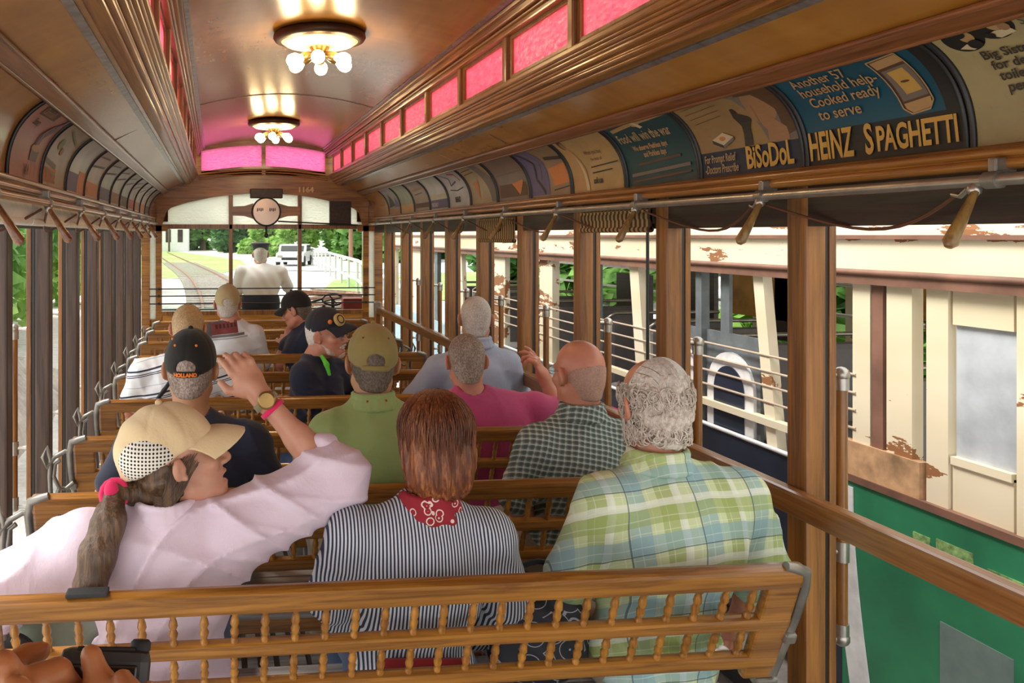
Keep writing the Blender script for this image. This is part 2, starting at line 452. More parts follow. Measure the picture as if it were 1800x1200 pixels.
# frosted fanlight panes and clear lower panes
o = struct('window_41', MB().box2((L(-1.06, 1), YB+.06, 1.79), (L(1.06, 1), YB+.066, 1.80)), M['oak_x'])
for a, b in ((-1.055, -.36), (-.33, .37), (.40, 1.055)):
    e = MB(); uu = [a+(b-a)*i/16 for i in range(17)]
    strip([(L(u, 1), 1.80) for u in uu], [(L(u, 1), innz(max(-1.06, min(1.06, u)))+.01) for u in uu], e, YB+.03, YB+.036)
    put('pane', e, M['frost'], o)
o = struct('window_42', MB().box2((L(-1.06, 1), YB+.06, .895), (L(1.06, 1), YB+.066, .905)), M['oak_x'])
for a, b in ((-1.06, -.37), (-.32, .36), (.41, 1.06)):
    put('pane', MB().box2((L(a, 1), YB+.03, .90), (L(b, 1), YB+.034, 1.77)), M['glass'], o)
# narrow side lights beside the end posts
for s, k in ((-1, 43), (1, 44)):
    o = struct('window_%d' % k, MB().box2((L(1.12, s), YB+.06, .82), (L(1.19, s), YB+.065, .83)), M['dark'])
    put('pane', MB().box2((L(1.125, s), YB+.03, .82), (L(1.186, s), YB+.034, 1.74)), M['frost'], o)
# boarding below the end windows
pb = MB(); pb.box2((L(-1.063, 1), YB+.01, 0), (L(1.063, 1), YB+.06, .865))
struct('wall_end_boarding', pb, M['yellow_wood'])
pm = MB()
for a in range(3):
    x0, x1 = -.98+a*.68, -.98+a*.68+.60
    for z0, z1 in ((.70, .715), (.79, .80), (.60, .612), (.38, .395)): pm.box2((L(x0, 1), YB-.002, z0), (L(x1, 1), YB+.012, z1))
struct('trim_21', pm, M['oak_x'])
# window guard rods
for z in (1.14, 1.065, .985):
    g = MB(); g.tube([(L(-1.19, 1), YB-.03, z), (L(1.19, 1), YB-.03, z)], .0065, 8)
    for u in (-1.09, 1.09): g.ball((L(u, 1), YB-.02, z), .014, 8)
    tag(put('guard_rod', g, M['black']), {1.14: 'uppermost thin black rod across the end windows', 1.065: 'middle thin black rod across the end windows', .985: 'lowest thin black rod across the end windows'}[z], 'rod', 'guard rods across the end windows')
# ------------------------------------------------------------------ posts, rails, handles
ORD = ['nearest', 'second', 'third', 'fourth', 'fifth', 'sixth', 'seventh', 'eighth', 'ninth']
POSTY = [2.33+.76*k for k in range(-1, 9)]
PU = {1: 1.210, -1: 1.258}
def post(side, k, y):
    q_ = PU[side]
    sn = 'left' if side < 0 else 'right'
    mb = MB(); mb.bbox((L(q_+0, side), y, .93), (.062, .085, 1.86), .008)
    n = k if side > 0 else k-1
    lab = '%s wooden post from the camera along the open %s side' % (ORD[max(0, n)], sn)
    if side > 0 and k == 0: lab = 'wooden post beyond the right edge of the picture'
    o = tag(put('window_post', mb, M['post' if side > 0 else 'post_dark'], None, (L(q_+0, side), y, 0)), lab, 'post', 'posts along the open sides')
    g = MB(); g.box2((L(q_+.034, side), y-.03, .02), (L(q_+.046, side), y+.03, 1.74)); put('channel', g, M['black'], o)
    g = MB(); g.bbox((L(q_+.058, side), y, .89), (.022, .07, 1.70), .004); put('outer_strip', g, M['post'], o)
    return o
for k, y in enumerate(POSTY):
    if k >= 1: post(1, k-1, y)
    if k >= 2: post(-1, k-1, y)
    
def grab_pole(side, n, y):
    sn = 'left' if side < 0 else 'right'
    x = L(PU[side]+.135, side); xp = L(PU[side]+.062, side)
    t = thing('grab_pole', '%s upright wooden grab pole on the %s outer side, in metal ball fittings' % (ORD[n], sn), 'grab pole', (x, y, .5), 'grab poles outside the posts')
    put('pole', MB().tube([(x, y, .50), (x, y, 1.27)], .0165, 12), M['oak_z'], t)
    for z, up in ((1.285, 1), (.76, 0), (.50, -1)):
        b = MB(); b.tube([(xp, y, z), (xp+side*.012, y, z), ((x+xp)/2, y, z), (x, y, z)], [.022, .013, .008, .011], 10)
        b.ball((x, y, z), .0235 if up else .021, 14)
        if up == 0: b.tube([(x, y, z-.03), (x, y, z+.03)], .021, 12)
        if up: b.tube([(x, y, z-up*.045), (x, y, z)], .0205, 12)
        put('bracket', b, M['nickel'], t)
for k in range(8):
    grab_pole(1, k, POSTY[k+1]+.03)
    if k < 7: grab_pole(-1, k, POSTY[k+2]+.03)
# dark curtain guide rods
for side, yy in ((-1, (3.42, 4.18)), (1, (3.42, 4.94))):
    for i, y in enumerate(yy):
        x = L(1.30, side)
        tag(put('curtain_guide_rod', MB().tube([(x, y, .3), (x, y, 1.8)], .007, 8), M['black'], None, (x, y, .3)),
            ('thin black rod hanging between the first two posts that show on the %s' if i == 0 else 'farther thin black rod among the posts on the %s') % ('left' if side < 0 else 'right'), 'rod')

# long guard rail along the right side
t = thing('guard_rail', 'long sloping-looking varnished guard bar along the right side inside the posts', 'rail', (L(1.16, 1), 0, .93))
b = MB(); b.bbox((L(1.155, 1), (YA+8.62)/2, .93), (.05, 8.62-YA, .072), .012); put('bar', b, M['rail'], t)
b = MB(); b.bbox((L(1.155, 1), 8.66, .95), (.07, .07, .13), .01); b.tube([(L(1.155, 1), 8.66, .9), (L(1.2, 1), 8.85, .97)], .02, 8); put('end_bracket', b, M['nickel'], t)
b = MB(); b.bbox((L(1.155, 1), 8.64, .75), (.045, .05, .4), .006); put('end_stay', b, M['oak_z'], t)

# overhead handrail poles with their hangers
HR = 1.105
HANG = [1.62+.76*k for k in range(-2, 10)]
for side in (-1, 1):
    sn = 'left' if side < 0 else 'right'
    x = L(HR, side)
    t = thing('overhead_rail', 'long round %s rail hung under the cornice on the %s' % ('brown' if side < 0 else 'worn metal', sn), 'rail', (x, 0, 1.815))
    put('tube', MB().tube([(x, YA, 1.815), (x, YB-.15, 1.815)], .0135, 10), M['nickel'] if side > 0 else M['oak'], t)
    for y in HANG:
        if y > YB-.3: continue
        h = MB(); h.bbox((x+side*.02, y, 1.846), (.05, .02, .03), .004); h.tube([(x, y-.016, 1.815), (x, y+.016, 1.815)], .019, 10)
        put('hanger', h, M['iron'], t)
def pull_handle(side, n, y):
    sn = 'left' if side < 0 else 'right'; x = L(HR, side)
    t = thing('pull_handle', '%s wooden paddle handle from the camera, tied under the %s overhead rail' % (ORD[min(n, 8)], sn), 'handle', (x, y, 1.80), 'paddle handles under the overhead rails')
    lean = (-.055*side*-1*0-.01*side, -.10, -.115)
    a = Vector((x-side*.004, y-.005, 1.80)); e = a+Vector((-side*.078, -.012, -.125))
    p = MB(); p.tube([a, a+(e-a)*.2, a+(e-a)*.55, a+(e-a)*.93, e], [.007, .0085, .012, .0155, .008], 10)
    put('stick', p, M['mahog'] if side < 0 else M['brass_wood'], t)
    k = MB(); k.ball((x-side*.005, y, 1.797), .015, 10); k.tube([(x, y+.02, 1.80), (x+side*.01, y+.05, 1.785), (x+side*.015, y+.075, 1.79)], .006, 6)
    put('knot', k, M['nickel'], t)
    c = MB(); y1 = y+.72; pts = []
    for i in range(13):
        s = i/12; pts.append((x+side*(.012+.06*math.sin(PI*s)), y+.06+s*.66, 1.79-.075*math.sin(PI*s)*(1.15-.3*s)))
    c.tube(pts, .0045, 6); put('cord', c, M['cord'], t)
M['brass_wood'] = wood('worn_stick_wood', (.14, .075, .018), (.34, .20, .055), 'z', .4, .3)
for k in range(8):
    pull_handle(1, k, HANG[k+2] if k else 1.66)
    pull_handle(-1, k, HANG[k+3]-.02)
# rolled canvas blinds on the left, striped ones on the right
t = M['blind'] = NT('striped_blind'); v = t.coord(); q = t.xyz(v)
st = t.math('GREATER_THAN', t.math('FRACT', t.math('MULTIPLY', q[1], 28)), .5)
M['blind'] = t.fin(t.mix(st, (.05, .025, .012), (.34, .23, .09)), .8)
for i, k in enumerate((1, 2, 3, 4, 5, 6, 7, 8)):
    y0, y1 = POSTY[k]+.008, POSTY[k+1]-.008
    b = MB(); x = L(1.148, -1)
    b.sheet([[(x-.006*math.sin(z_*9+1), y, 1.742+z_*.095) for z_ in [j/5 for j in range(6)]] for y in [y0+(y1-y0)*j/8 for j in range(9)]], True, (-.028, 0, 0))
    b.tube([(x-.012, y0, 1.748), (x-.012, y1, 1.748)], .015, 10)
    o = tag(put('roller_blind', b, M['canvas'], None, (x, y0, 1.74)), '%s cream canvas blind, rolled up over the left opening' % ORD[i], 'blind', 'rolled canvas blinds on the left')
for i, (k, dz) in enumerate(((2, 0.0), (4, -.055))):
    y0, y1 = POSTY[k]+.06, POSTY[k+1]-.06; x = L(1.168, 1)
    b = MB(); b.tube([(x+.03, y0, 1.775), (x+.03, y1, 1.775)], .035, 12)
    b.box2((x+.0, y0, 1.72+dz), (x+.008, y1, 1.80)); b.tube([(x+.004, y0, 1.722+dz), (x+.004, y1, 1.722+dz)], .012, 8)
    tag(put('roller_blind', b, M['blind'], None, (x, y0, 1.74)), ('brown and tan striped blind rolled tight on the right' if i == 0 else 'striped brown blind on the right hanging lower than the other'), 'blind')

# ------------------------------------------------------------------ ceiling lamps
def lamp(Y, lab):
    zc = 2.665; t = thing('ceiling_lamp', lab, 'lamp', (C0, Y, zc), 'round lamps along the vaulted ceiling')
    r = MB(); r.lathe([(.20, .03), (.224, .02), (.228, .0), (.219, -.014), (.19, -.022), (.185, -.012)], (C0, Y, zc), n=40); put('rim', r, M['brass_dark'], t)
    r = MB(); r.lathe([(.19, -.018), (.165, -.034), (.10, -.042), (.0, -.044)][::-1], (C0, Y, zc), n=40); put('reflector', r, M['white_enamel'], t)
    r = MB(); r.lathe([(.0, -.10), (.03, -.095), (.038, -.07), (.05, -.044)], (C0, Y, zc), n=16); put('hub', r, M['brass'], t)
    for i in range(6):
        a = 2*PI*i/6+.35; d = Vector((math.cos(a)*.93, math.sin(a)*.93, -.36)).normalized()
        c = Vector((C0+.018*math.cos(a), Y+.018*math.sin(a), zc-.072)); R = d.to_track_quat('Z', 'Y').to_matrix()
        s = MB(); s.lathe([(.012, .02), (.018, .035), (.021, .045), (.022, .075), (.018, .082)], c, R, 12)
        so = put('socket', s, M['brass'], t)
        g = MB(); g.lathe([(.014, .078), (.018, .09), (.030, .112), (.034, .13), (.030, .15), (.018, .162), (.0, .166)], c, R, 14)
        put('bulb', g, M['bulb'], so)
    return t
M['brass_dark'] = plain('dark_bronze_rim', (.06, .032, .014), .4, .5, .2)
lamp(4.16, 'nearer round ceiling lamp with a ring of lit bulbs')
lamp(7.42, 'farther round ceiling lamp with lit bulbs, near the rose end windows')

# ------------------------------------------------------------------ fittings on the end wall
g = MB(); Ry = Matrix.Rotation(PI/2, 3, 'X')
cx, cz = C0+.025, 1.945
t = thing('round_mirror', 'round dark-rimmed mirror in a wooden arm above the driver', 'mirror', (cx, YB-.05, cz))
g.lathe([(.143, 0), (.155, .012), (.155, .03), (.143, .04), (.138, .03)], (cx, YB-.03, cz), Ry, 32, True, False); put('rim', g, M['black'], t)
g = MB(); g.lathe([(.0, .028), (.14, .026)], (cx, YB-.03, cz), Ry, 32); 
tm = NT('tinted_mirror'); M['mirror'] = tm.fin((.50, .36, .28), .22, .6)
fo = put('face', g, M['mirror'], t)
for sx in (-1, 1):
    g = MB()
    for i in range(4):
        g.box((cx+sx*.065+(i-1.5)*.018, YB-.062, cz+.02+(.004 if i % 2 else 0)), (.011, .003, .034 if i % 2 == 0 else .026))
    put('lettering', g, M['dark'], fo)
for sx in (-1, 1):
    g = MB(); pts = [(cx+sx*.135, YB-.02, cz+.09), (cx+sx*.23, YB-.02, cz+.06), (cx+sx*.36, YB-.02, cz+.055), (cx+sx*.36, YB-.02, cz-.04), (cx+sx*.23, YB-.02, cz-.045), (cx+sx*.135, YB-.02, cz-.075)]
    g.prism(pts if sx < 0 else pts[::-1], (0, 0, 0), (0, .035, 0))
    put('arm', g, M['oak_x'], t)
g = MB(); g.tube([(cx, YB-.05, cz-.15), (cx, YB-.05, cz-.24)], .012, 8); g.ball((cx, YB-.05, cz-.25), .025, 10); put('knob', g, M['black'], t)
tag(put('register_box', MB().bbox((cx, YB-.05, 2.135), (.34, .09, .10), .008), M['dark'], None, (cx, YB-.05, 2.09)), 'dark oblong box fixed above the round mirror', 'box')
tag(put('bell_rod', MB().tube([(C0+.15, YB-.02, 1.845), (C0+1.0, YB-.02, 1.805)], .008, 6), M['black'], None, (C0+.15, YB-.02, 1.84)), 'thin dark rod running right from the round mirror', 'rod')
tag(put('destination_panel', MB().box2((C0+.70, YB-.02, 1.80), (C0+.93, YB+.03, 2.06)), M['dark'], None, (C0+.7, YB, 1.8)), 'dark brown panel across the right fanlight pane', 'panel')

# ------------------------------------------------------------------ lettering
def text_mesh(s, size=1.0, bold=0.0, shear=0.0, ext=0.0, align='LEFT', sx=1.0):
    c = bpy.data.curves.new('lettering', 'FONT'); c.body = s; c.size = size; c.offset = bold; c.shear = shear; c.align_x = align
    c.resolution_u = 3; c.extrude = ext
    o = bpy.data.objects.new('lettering', c); COL.objects.link(o)
    dg = bpy.context.evaluated_depsgraph_get(); me = bpy.data.meshes.new_from_object(o.evaluated_get(dg))
    vs = [(v.co.x*sx, v.co.y, v.co.z) for v in me.vertices]; fs = [tuple(p.vertices) for p in me.polygons]
    bpy.data.objects.remove(o); bpy.data.curves.remove(c); bpy.data.meshes.remove(me)
    return vs, fs
vs, fs = text_mesh('1164', .075, .0035, align='CENTER', sx=1.15)
g = MB(); g.add([(C0+.445+x, YB-.004, 2.155+y) for x, y, z in vs], fs)
M['gilt'] = plain('gilt_paint', (.62, .42, .18), .5)
tag(put('car_number', g, M['gilt'], None, (C0+.445, YB, 2.155)), 'gilt number 1164 painted on the end arch', 'number')
# ------------------------------------------------------------------ advertising cards in the cove
INK = {}
def ink(col):
    k = tuple(round(c, 3) for c in col)
    if k not in INK: INK[k] = plain('printed_ink_%d' % len(INK), col, .55, 0, .05, 30)
    return INK[k]
def paper(name, col, bands=None, aged=.25):
    """printed card: ground colour with foxing"""
    t = NT(name); v = t.coord(); f = t.noise(v, 6, 5, .6); s = t.noise(v, 60, 2)
    c = t.ramp(f, [(.3, tuple(x*(1-aged) for x in col)), (.65, col)])
    c = t.mix(t.math('MULTIPLY', t.math('GREATER_THAN', s, .68), .15), c, (.12, .07, .03))
    return t.fin(c, .42, 0, None)
CW, CH = .535, .30
def clip_t(pts, t, sg):
    """cut a polygon at height t; sg 1 keeps the upper side, -1 the lower"""
    out = []
    for i in range(len(pts)):
        a, b = pts[i-1], pts[i]; da, db = (a[1]-t)*sg, (b[1]-t)*sg
        if (da < 0) != (db < 0): f = da/(da-db); out.append((a[0]+(b[0]-a[0])*f, t))
        if db >= 0: out.append(b)
    return out
def card(side, y_near, label, ground, items, group='advertising cards along the cove'):
    """items are drawn on a unit card: s 0..1 left to right, t 0..1 bottom to top"""
    def pos(s, tt, off):
        y = y_near+CW-s*CW if side > 0 else y_near+s*CW
        x, z = cove(.03+.94*tt, side, off); return (x, y, z)
    root = thing('advertising_card', label, 'advertisement', pos(.5, .5, .004), group)
    b = MB(); b.sheet([[pos(s, j/12, .004) for j in range(13)] for s in (.012, .5, .988)], True, (side*.002, 0, 0))
    co = put('card', b, paper('card_paper', tuple(c*.80 for c in ground)), root)
    for s in (.016, .984):
        b = MB(); b.tube([pos(s, j/14, .006) for j in range(15)], .0075, 6); put('retaining_strip', b, M['black'], root)
    runs = []
    for it in items:
        key = (it[0] == 'text', tuple(it[-1]))
        if not runs or runs[-1][0] != key: runs.append((key, []))
        runs[-1][1].append(it)
    lvl = .0050
    for (is_text, col), its in runs:
        lvl += .0004; mb = MB()
        for it in its:
            if it[0] == 'text':
                _, s, tt, size, txt, kw, _c = it
                vs, fs = text_mesh(txt, size, kw.get('bold', 0), kw.get('shear', 0), 0, kw.get('align', 'LEFT'), kw.get('sx', 1))
                a = kw.get('rot', 0)
                mb.add([pos(s+(x*math.cos(a)-y*math.sin(a))/CW, tt+(x*math.sin(a)+y*math.cos(a))/CH, lvl) for x, y, z in vs], fs)
            elif it[0] in ('rect', 'poly', 'oval'):
                if it[0] == 'rect': pts = [(it[1], it[2]), (it[3], it[2]), (it[3], it[4]), (it[1], it[4])]
                elif it[0] == 'oval': pts = [(it[1]+it[3]*math.cos(2*PI*k/28), it[2]+it[4]*math.sin(2*PI*k/28)) for k in range(28)]
                else: pts = it[1]
                t0 = min(p[1] for p in pts); t1 = max(p[1] for p in pts); m = max(1, int((t1-t0)*16))
                for j in range(m):
                    q = clip_t(clip_t(pts, t0+(t1-t0)*j/m, 1), t0+(t1-t0)*(j+1)/m, -1)
                    if len(q) > 2: mb.add([pos(a, b_, lvl) for a, b_ in q], [tuple(range(len(q)))], True)
            elif it[0] == 'line':
                _, pts, wd, _c = it
                for (s0, t0), (s1, t1) in zip(pts, pts[1:]):
                    dx, dy = (s1-s0)*CW, (t1-t0)*CH; l = math.hypot(dx, dy) or 1; nx, ny = -dy/l*wd/CW/2, dx/l*wd/CH/2
                    m = max(1, int(l/.03))
                    mb.sheet([[pos(s0+(s1-s0)*j/m+e*nx, t0+(t1-t0)*j/m+e*ny, lvl) for j in range(m+1)] for e in (-1, 1)])
        put('lettering' if is_text else 'printed_picture', mb, ink(col), co)
    return root
INKS = dict(cream=(.42, .30, .15), yellow=(.55, .33, .07), gold=(.60, .34, .06), black=(.012, .011, .01), brown=(.10, .05, .02), navy=(.012, .02, .045), red=(.42, .05, .04), tan=(.45, .27, .11), grey=(.17, .14, .11), dk=(.04, .03, .022), pale=(.58, .47, .28), white=(.62, .60, .55), teal=(.006, .05, .075), violet=(.12, .10, .2), green=(.22, .26, .12), flesh=(.34, .18, .08), orange=(.55, .20, .05))
for _k in INKS: INKS[_k] = tuple(c*.82 for c in INKS[_k])
def X(s, tt, size, txt, col, **kw): return ('text', s, tt, size, txt, kw, INKS[col])
def Rc(a, b, c, d, col): return ('rect', a, b, c, d, INKS[col])
def Ov(s, tt, a, b, col): return ('oval', s, tt, a, b, INKS[col])
def Po(pts, col): return ('poly', pts, INKS[col])
def Li(pts, wd, col): return ('line', pts, wd, INKS[col])
Y0 = 1.746
# right side, from the camera towards the front
card(1, Y0-CW, 'cream advertising card with Big Sister text and two oval portraits, nearest on the right', (.44, .36, .17), [
    Ov(.155, .855, .085, .13, 'black'), Ov(.30, .905, .085, .13, 'black'),
    Ov(.175, .865, .030, .060, 'tan'), Po([(.11, .77), (.15, .80), (.19, .79), (.21, .76), (.16, .735)], 'pale'), Ov(.315, .915, .030, .058, 'tan'), Po([(.25, .84), (.30, .86), (.36, .85), (.37, .81), (.30, .785)], 'pale'), Ov(.345, .88, .022, .04, 'flesh'), Ov(.155, .90, .03, .035, 'black'), Ov(.295, .955, .03, .025, 'brown'),
    Li([(.12, .93), (.155, .95), (.19, .93)], .008, 'dk'), Li([(.27, .975), (.30, .985), (.33, .97)], .008, 'dk'), Ov(.19, .79, .03, .045, 'black'), Ov(.272, .83, .02, .03, 'black'),
    X(.41, .86, .036, 'STORES', 'dk', sx=.8, shear=.1),
    X(.17, .635, .033, 'Big Sister Company', 'dk', bold=.0008, sx=.95), X(.185, .535, .033, 'for dependable', 'dk', bold=.0008, sx=.95),
    X(.195, .44, .033, 'toilet  articles,', 'dk', bold=.0008, sx=.95), X(.21, .345, .033, 'perfumes and', 'dk', bold=.0008, sx=.95),
    X(.28, .25, .034, 'THE', 'black', bold=.0014, sx=.75), X(.365, .235, .046, 'AVENUE', 'black', bold=.002, sx=.62), Li([(.28, .225), (.365, .225)], .003, 'black'),
    X(.33, .155, .024, 'The', 'dk', shear=.3), X(.40, .15, .034, 'Drug Store', 'dk', shear=.3, sx=.8), X(.29, .05, .034, '14 & 129', 'dk', bold=.001, sx=.8)])
card(1, Y0, 'blue and black spaghetti advertising card with a drawn glass jar', (.006, .085, .135), [
    Rc(.012, .0, .985, .29, 'black'), Rc(.90, .0, .985, 1.0, 'black'),
    Po([(.66, .86), (.83, .90), (.86, .40), (.83, .33), (.73, .31), (.69, .36)], 'brown'), Po([(.665, .85), (.825, .885), (.83, .80), (.67, .765)], 'tan'), Po([(.68, .74), (.83, .77), (.845, .45), (.70, .42)], 'grey'),
    Po([(.705, .72), (.80, .74), (.825, .50), (.735, .48)], 'yellow'), Po([(.70, .40), (.85, .43), (.845, .37), (.825, .335), (.735, .315), (.705, .355)], 'tan'), Ov(.765, .605, .025, .012, 'brown'),
    Li([(.655, .87), (.835, .905), (.86, .40), (.83, .325), (.73, .305), (.69, .36), (.655, .87)], .004, 'tan'),
    X(.13, .79, .046, 'Another 57', 'tan', bold=.0006, sx=.92), X(.13, .665, .046, 'household help-', 'tan', bold=.0006, sx=.92), X(.15, .535, .046, 'Cooked ready', 'tan', bold=.0006, sx=.92), X(.165, .395, .046, 'to serve', 'tan', bold=.0006, sx=1.0),
    X(.04, .045, .104, 'HEINZ', 'gold', bold=.0026, sx=.55), X(.425, .045, .104, 'S', 'gold', bold=.0028, sx=.62), X(.500, .055, .084, 'PAGHETTI', 'gold', bold=.0022, sx=.63)])
card(1, Y0+CW, 'tan and black BiSoDoL advertising card with a woman in profile raising her hand', (.36, .225, .085), [
    Rc(.012, .0, .988, .26, 'navy'), Po([(.50, .98), (.985, .98), (.985, .27), (.72, .27), (.66, .62), (.62, .86)], 'grey'), 
    Ov(.78, .70, .115, .22, 'flesh'), Po([(.66, .88), (.70, .99), (.96, .97), (.97, .35), (.86, .30), (.88, .62), (.80, .86)], 'brown'), Po([(.70, .52), (.80, .56), (.90, .40), (.90, .27), (.72, .27), (.74, .40)], 'flesh'),
    Po([(.665, .70), (.635, .645), (.665, .62), (.665, .55), (.70, .50), (.72, .75)], 'flesh'),
    Po([(.50, .27), (.575, .27), (.60, .46), (.645, .56), (.63, .60), (.56, .66), (.555, .73), (.525, .74), (.505, .62), (.535, .50), (.525, .42)], 'dk'),
    Po([(.20, .40), (.33, .47), (.42, .40), (.30, .32)], 'pale'), Po([(.20, .40), (.30, .32), (.30, .285), (.20, .355)], 'dk'), Po([(.30, .32), (.42, .40), (.42, .365), (.30, .285)], 'grey'), Ov(.31, .40, .03, .025, 'orange'),
    Li([(.10, .88), (.46, .93)], .002, 'brown'), Li([(.10, .80), (.46, .85)], .002, 'brown'), Li([(.11, .72), (.44, .77)], .002, 'brown'), Li([(.12, .64), (.42, .69)], .002, 'brown'),
    X(.07, .145, .036, 'For Prompt Relief', 'cream', bold=.0006, shear=.15, sx=.66), X(.07, .035, .036, '-Doctors Prescribe', 'cream', bold=.0006, shear=.15, sx=.66),
    X(.50, .045, .094, 'BiSoDoL', 'gold', bold=.0024, sx=.66)])
card(1, Y0+2*CW, 'dark teal advertising card reading Food will win the war', (.010, .062, .072), [
    Po([(.10, .80), (.46, .86), (.46, .92), (.10, .86)], 'tan'), Po([(.52, .86), (.92, .90), (.92, .96), (.52, .92)], 'tan'), Ov(.48, .87, .06, .05, 'tan'), Po([(.42, .95), (.47, .95), (.55, .80), (.50, .78)], 'pale'),
    X(.09, .60, .066, 'Food will win the war', 'cream', bold=.0010, sx=.66),
    X(.22, .455, .032, 'We observe Fleshless days', 'tan', bold=.001, sx=.72), X(.33, .35, .032, 'and Porkless days', 'tan', bold=.001, sx=.72),
    Li([(.22, .26), (.80, .30)], .01, 'brown'), Li([(.10, .13), (.90, .18)], .012, 'grey'), Li([(.12, .05), (.9, .10)], .008, 'brown')])
card(1, Y0+3*CW, 'yellowed advertising card with a woman leaning at its left and small type', (.50, .33, .13), [
    Ov(.15, .84, .05, .12, 'brown'), Ov(.165, .80, .035, .075, 'flesh'), Po([(.10, .70), (.22, .70), (.32, .35), (.36, .02), (.10, .02)], 'tan'), Po([(.22, .60), (.30, .30), (.36, .02), (.30, .02)], 'pale'),
    X(.42, .55, .034, 'When you buy', 'brown', sx=.8), X(.48, .44, .024, 'the best of', 'brown'), Li([(.44, .34), (.92, .37)], .006, 'dk'), Li([(.44, .25), (.80, .27)], .006, 'dk'), X(.44, .10, .035, 'ask us', 'dk', bold=.0015)])
card(1, Y0+4*CW, 'advertising card with a mottled blue grey picture beside a map-like tan shape', (.30, .20, .11), [
    Po([(.03, .97), (.36, .97), (.52, .60), (.48, .03), (.03, .03)], 'violet'), Po([(.56, .45), (.95, .52), (.95, .18), (.60, .14)], 'orange'), Li([(.08, .9), (.3, .6), (.2, .3), (.4, .05)], .02, 'dk'), Li([(.18, .95), (.42, .6), (.32, .3)], .014, 'grey'), Li([(.6, .66), (.94, .62)], .02, 'dk'), Li([(.6, .08), (.94, .12)], .005, 'dk')])
card(1, Y0+5*CW, 'plain mauve grey advertising card with a faint orange block', (.22, .15, .11), [
    Rc(.10, .06, .9, .30, 'brown'), Po([(.5, .3), (.85, .35), (.7, .08)], 'orange'), Li([(.1, .5), (.9, .54)], .008, 'grey')])
card(1, Y0+6*CW, 'buff advertising card with dark diagonal shapes at its near edge', (.42, .31, .16), [
    Po([(.5, .95), (.72, .97), (.95, .4), (.95, .02), (.8, .02)], 'grey'), Po([(.2, .45), (.42, .5), (.36, .1)], 'orange'), Li([(.1, .8), (.5, .84)], .006, 'brown'), Li([(.1, .7), (.5, .74)], .006, 'brown')])
card(1, Y0+7*CW, 'silvery advertising card with sketch marks and a line of dark type', (.50, .48, .45), [
    Li([(.1, .9), (.4, .7), (.3, .5), (.6, .6)], .012, 'violet'), Li([(.5, .85), (.75, .8), (.8, .6)], .016, 'red'), Li([(.2, .4), (.5, .36), (.8, .42)], .008, 'dk'), X(.32, .10, .05, 'BREAD', 'dk', bold=.002, sx=.8)])
card(1, Y0+8*CW, 'white advertising card with a violet band of type along its foot', (.55, .54, .47), [
    Rc(.02, .02, .98, .22, 'violet'), Li([(.1, .3), (.9, .32)], .02, 'pale'), X(.08, .06, .04, 'THE DAILY', 'white', bold=.001)])
card(1, Y0+9*CW, 'brown pink advertising card between a white one and a green one', (.32, .20, .13), [Rc(.1, .08, .9, .2, 'brown'), Li([(.2, .6), (.8, .64)], .02, 'flesh'), Li([(.2, .45), (.7, .49)], .01, 'brown')])
card(1, Y0+10*CW, 'olive green advertising card, second from the end wall on the right', (.27, .29, .15), [Rc(.02, .02, .98, .22, 'tan'), Li([(.5, .9), (.6, .6), (.55, .4)], .012, 'pale')])
card(1, Y0+11*CW, 'grey advertising card with dark silhouettes, last before the end wall on the right', (.30, .26, .23), [Po([(.1, .2), (.35, .7), (.6, .25)], 'dk'), Po([(.55, .2), (.75, .55), (.9, .2)], 'violet'), Rc(.04, .02, .96, .16, 'flesh')])
# left side
LY = Y0+2*CW
card(-1, LY, 'reddish soup advertising card with a boxed script title and a steaming pot', (.42, .15, .09), [
    Po([(.20, .78), (.62, .80), (.62, .92), (.20, .92)], 'brown'), X(.22, .815, .042, "Campbell's", 'flesh', bold=.0012, shear=.3, sx=.9), X(.24, .64, .042, 'Soup', 'brown', shear=.3, bold=.001),
    Po([(.54, .38), (.80, .38), (.77, .22), (.57, .22)], 'grey'), Ov(.67, .385, .135, .045, 'tan'), Li([(.6, .42), (.62, .55), (.72, .66), (.86, .80), (.92, .92)], .02, 'violet'), Li([(.68, .44), (.70, .55), (.80, .66), (.90, .74)], .02, 'grey'), Li([(.64, .43), (.66, .6), (.76, .75)], .010, 'flesh'),
    X(.46, .05, .05, 'JAM', 'brown', bold=.001, sx=.7), Li([(.50, .03), (.50, .2)], .006, 'red'), Li([(.62, .03), (.62, .2)], .006, 'red'), Li([(.74, .03), (.74, .2)], .006, 'red')])
card(-1, LY+CW, 'buff advertising card with orange block lettering at its foot on the left', (.36, .25, .14), [
    X(.05, .05, .075, 'MARQUETTE', 'orange', bold=.002, sx=.62), Li([(.05, .32), (.5, .26)], .02, 'grey'), Ov(.35, .6, .08, .09, 'green'), Ov(.5, .5, .06, .06, 'flesh'), Li([(.3, .85), (.8, .7)], .012, 'green')])
card(-1, LY+2*CW, 'pale shiny advertising card with a dark lower half on the left', (.50, .49, .42), [Rc(.03, .02, .6, .30, 'violet'), Rc(.6, .02, .97, .36, 'orange')])
lab = ['rust and buff advertising card past the pale shiny one on the left', 'greyish advertising card with a dark foot on the left', 'light tan advertising card, sixth from the camera on the left', 'drab advertising card, seventh from the camera on the left', 'brown flecked advertising card, eighth from the camera on the left', 'dim buff advertising card, third from the end wall on the left', 'small-looking pink tan advertising card, last but one on the left', 'advertising card next to the end wall on the left']
gr = [(.42, .27, .16), (.38, .33, .25), (.46, .38, .26), (.40, .34, .25), (.36, .26, .17), (.42, .34, .22), (.44, .30, .22), (.38, .30, .2)]
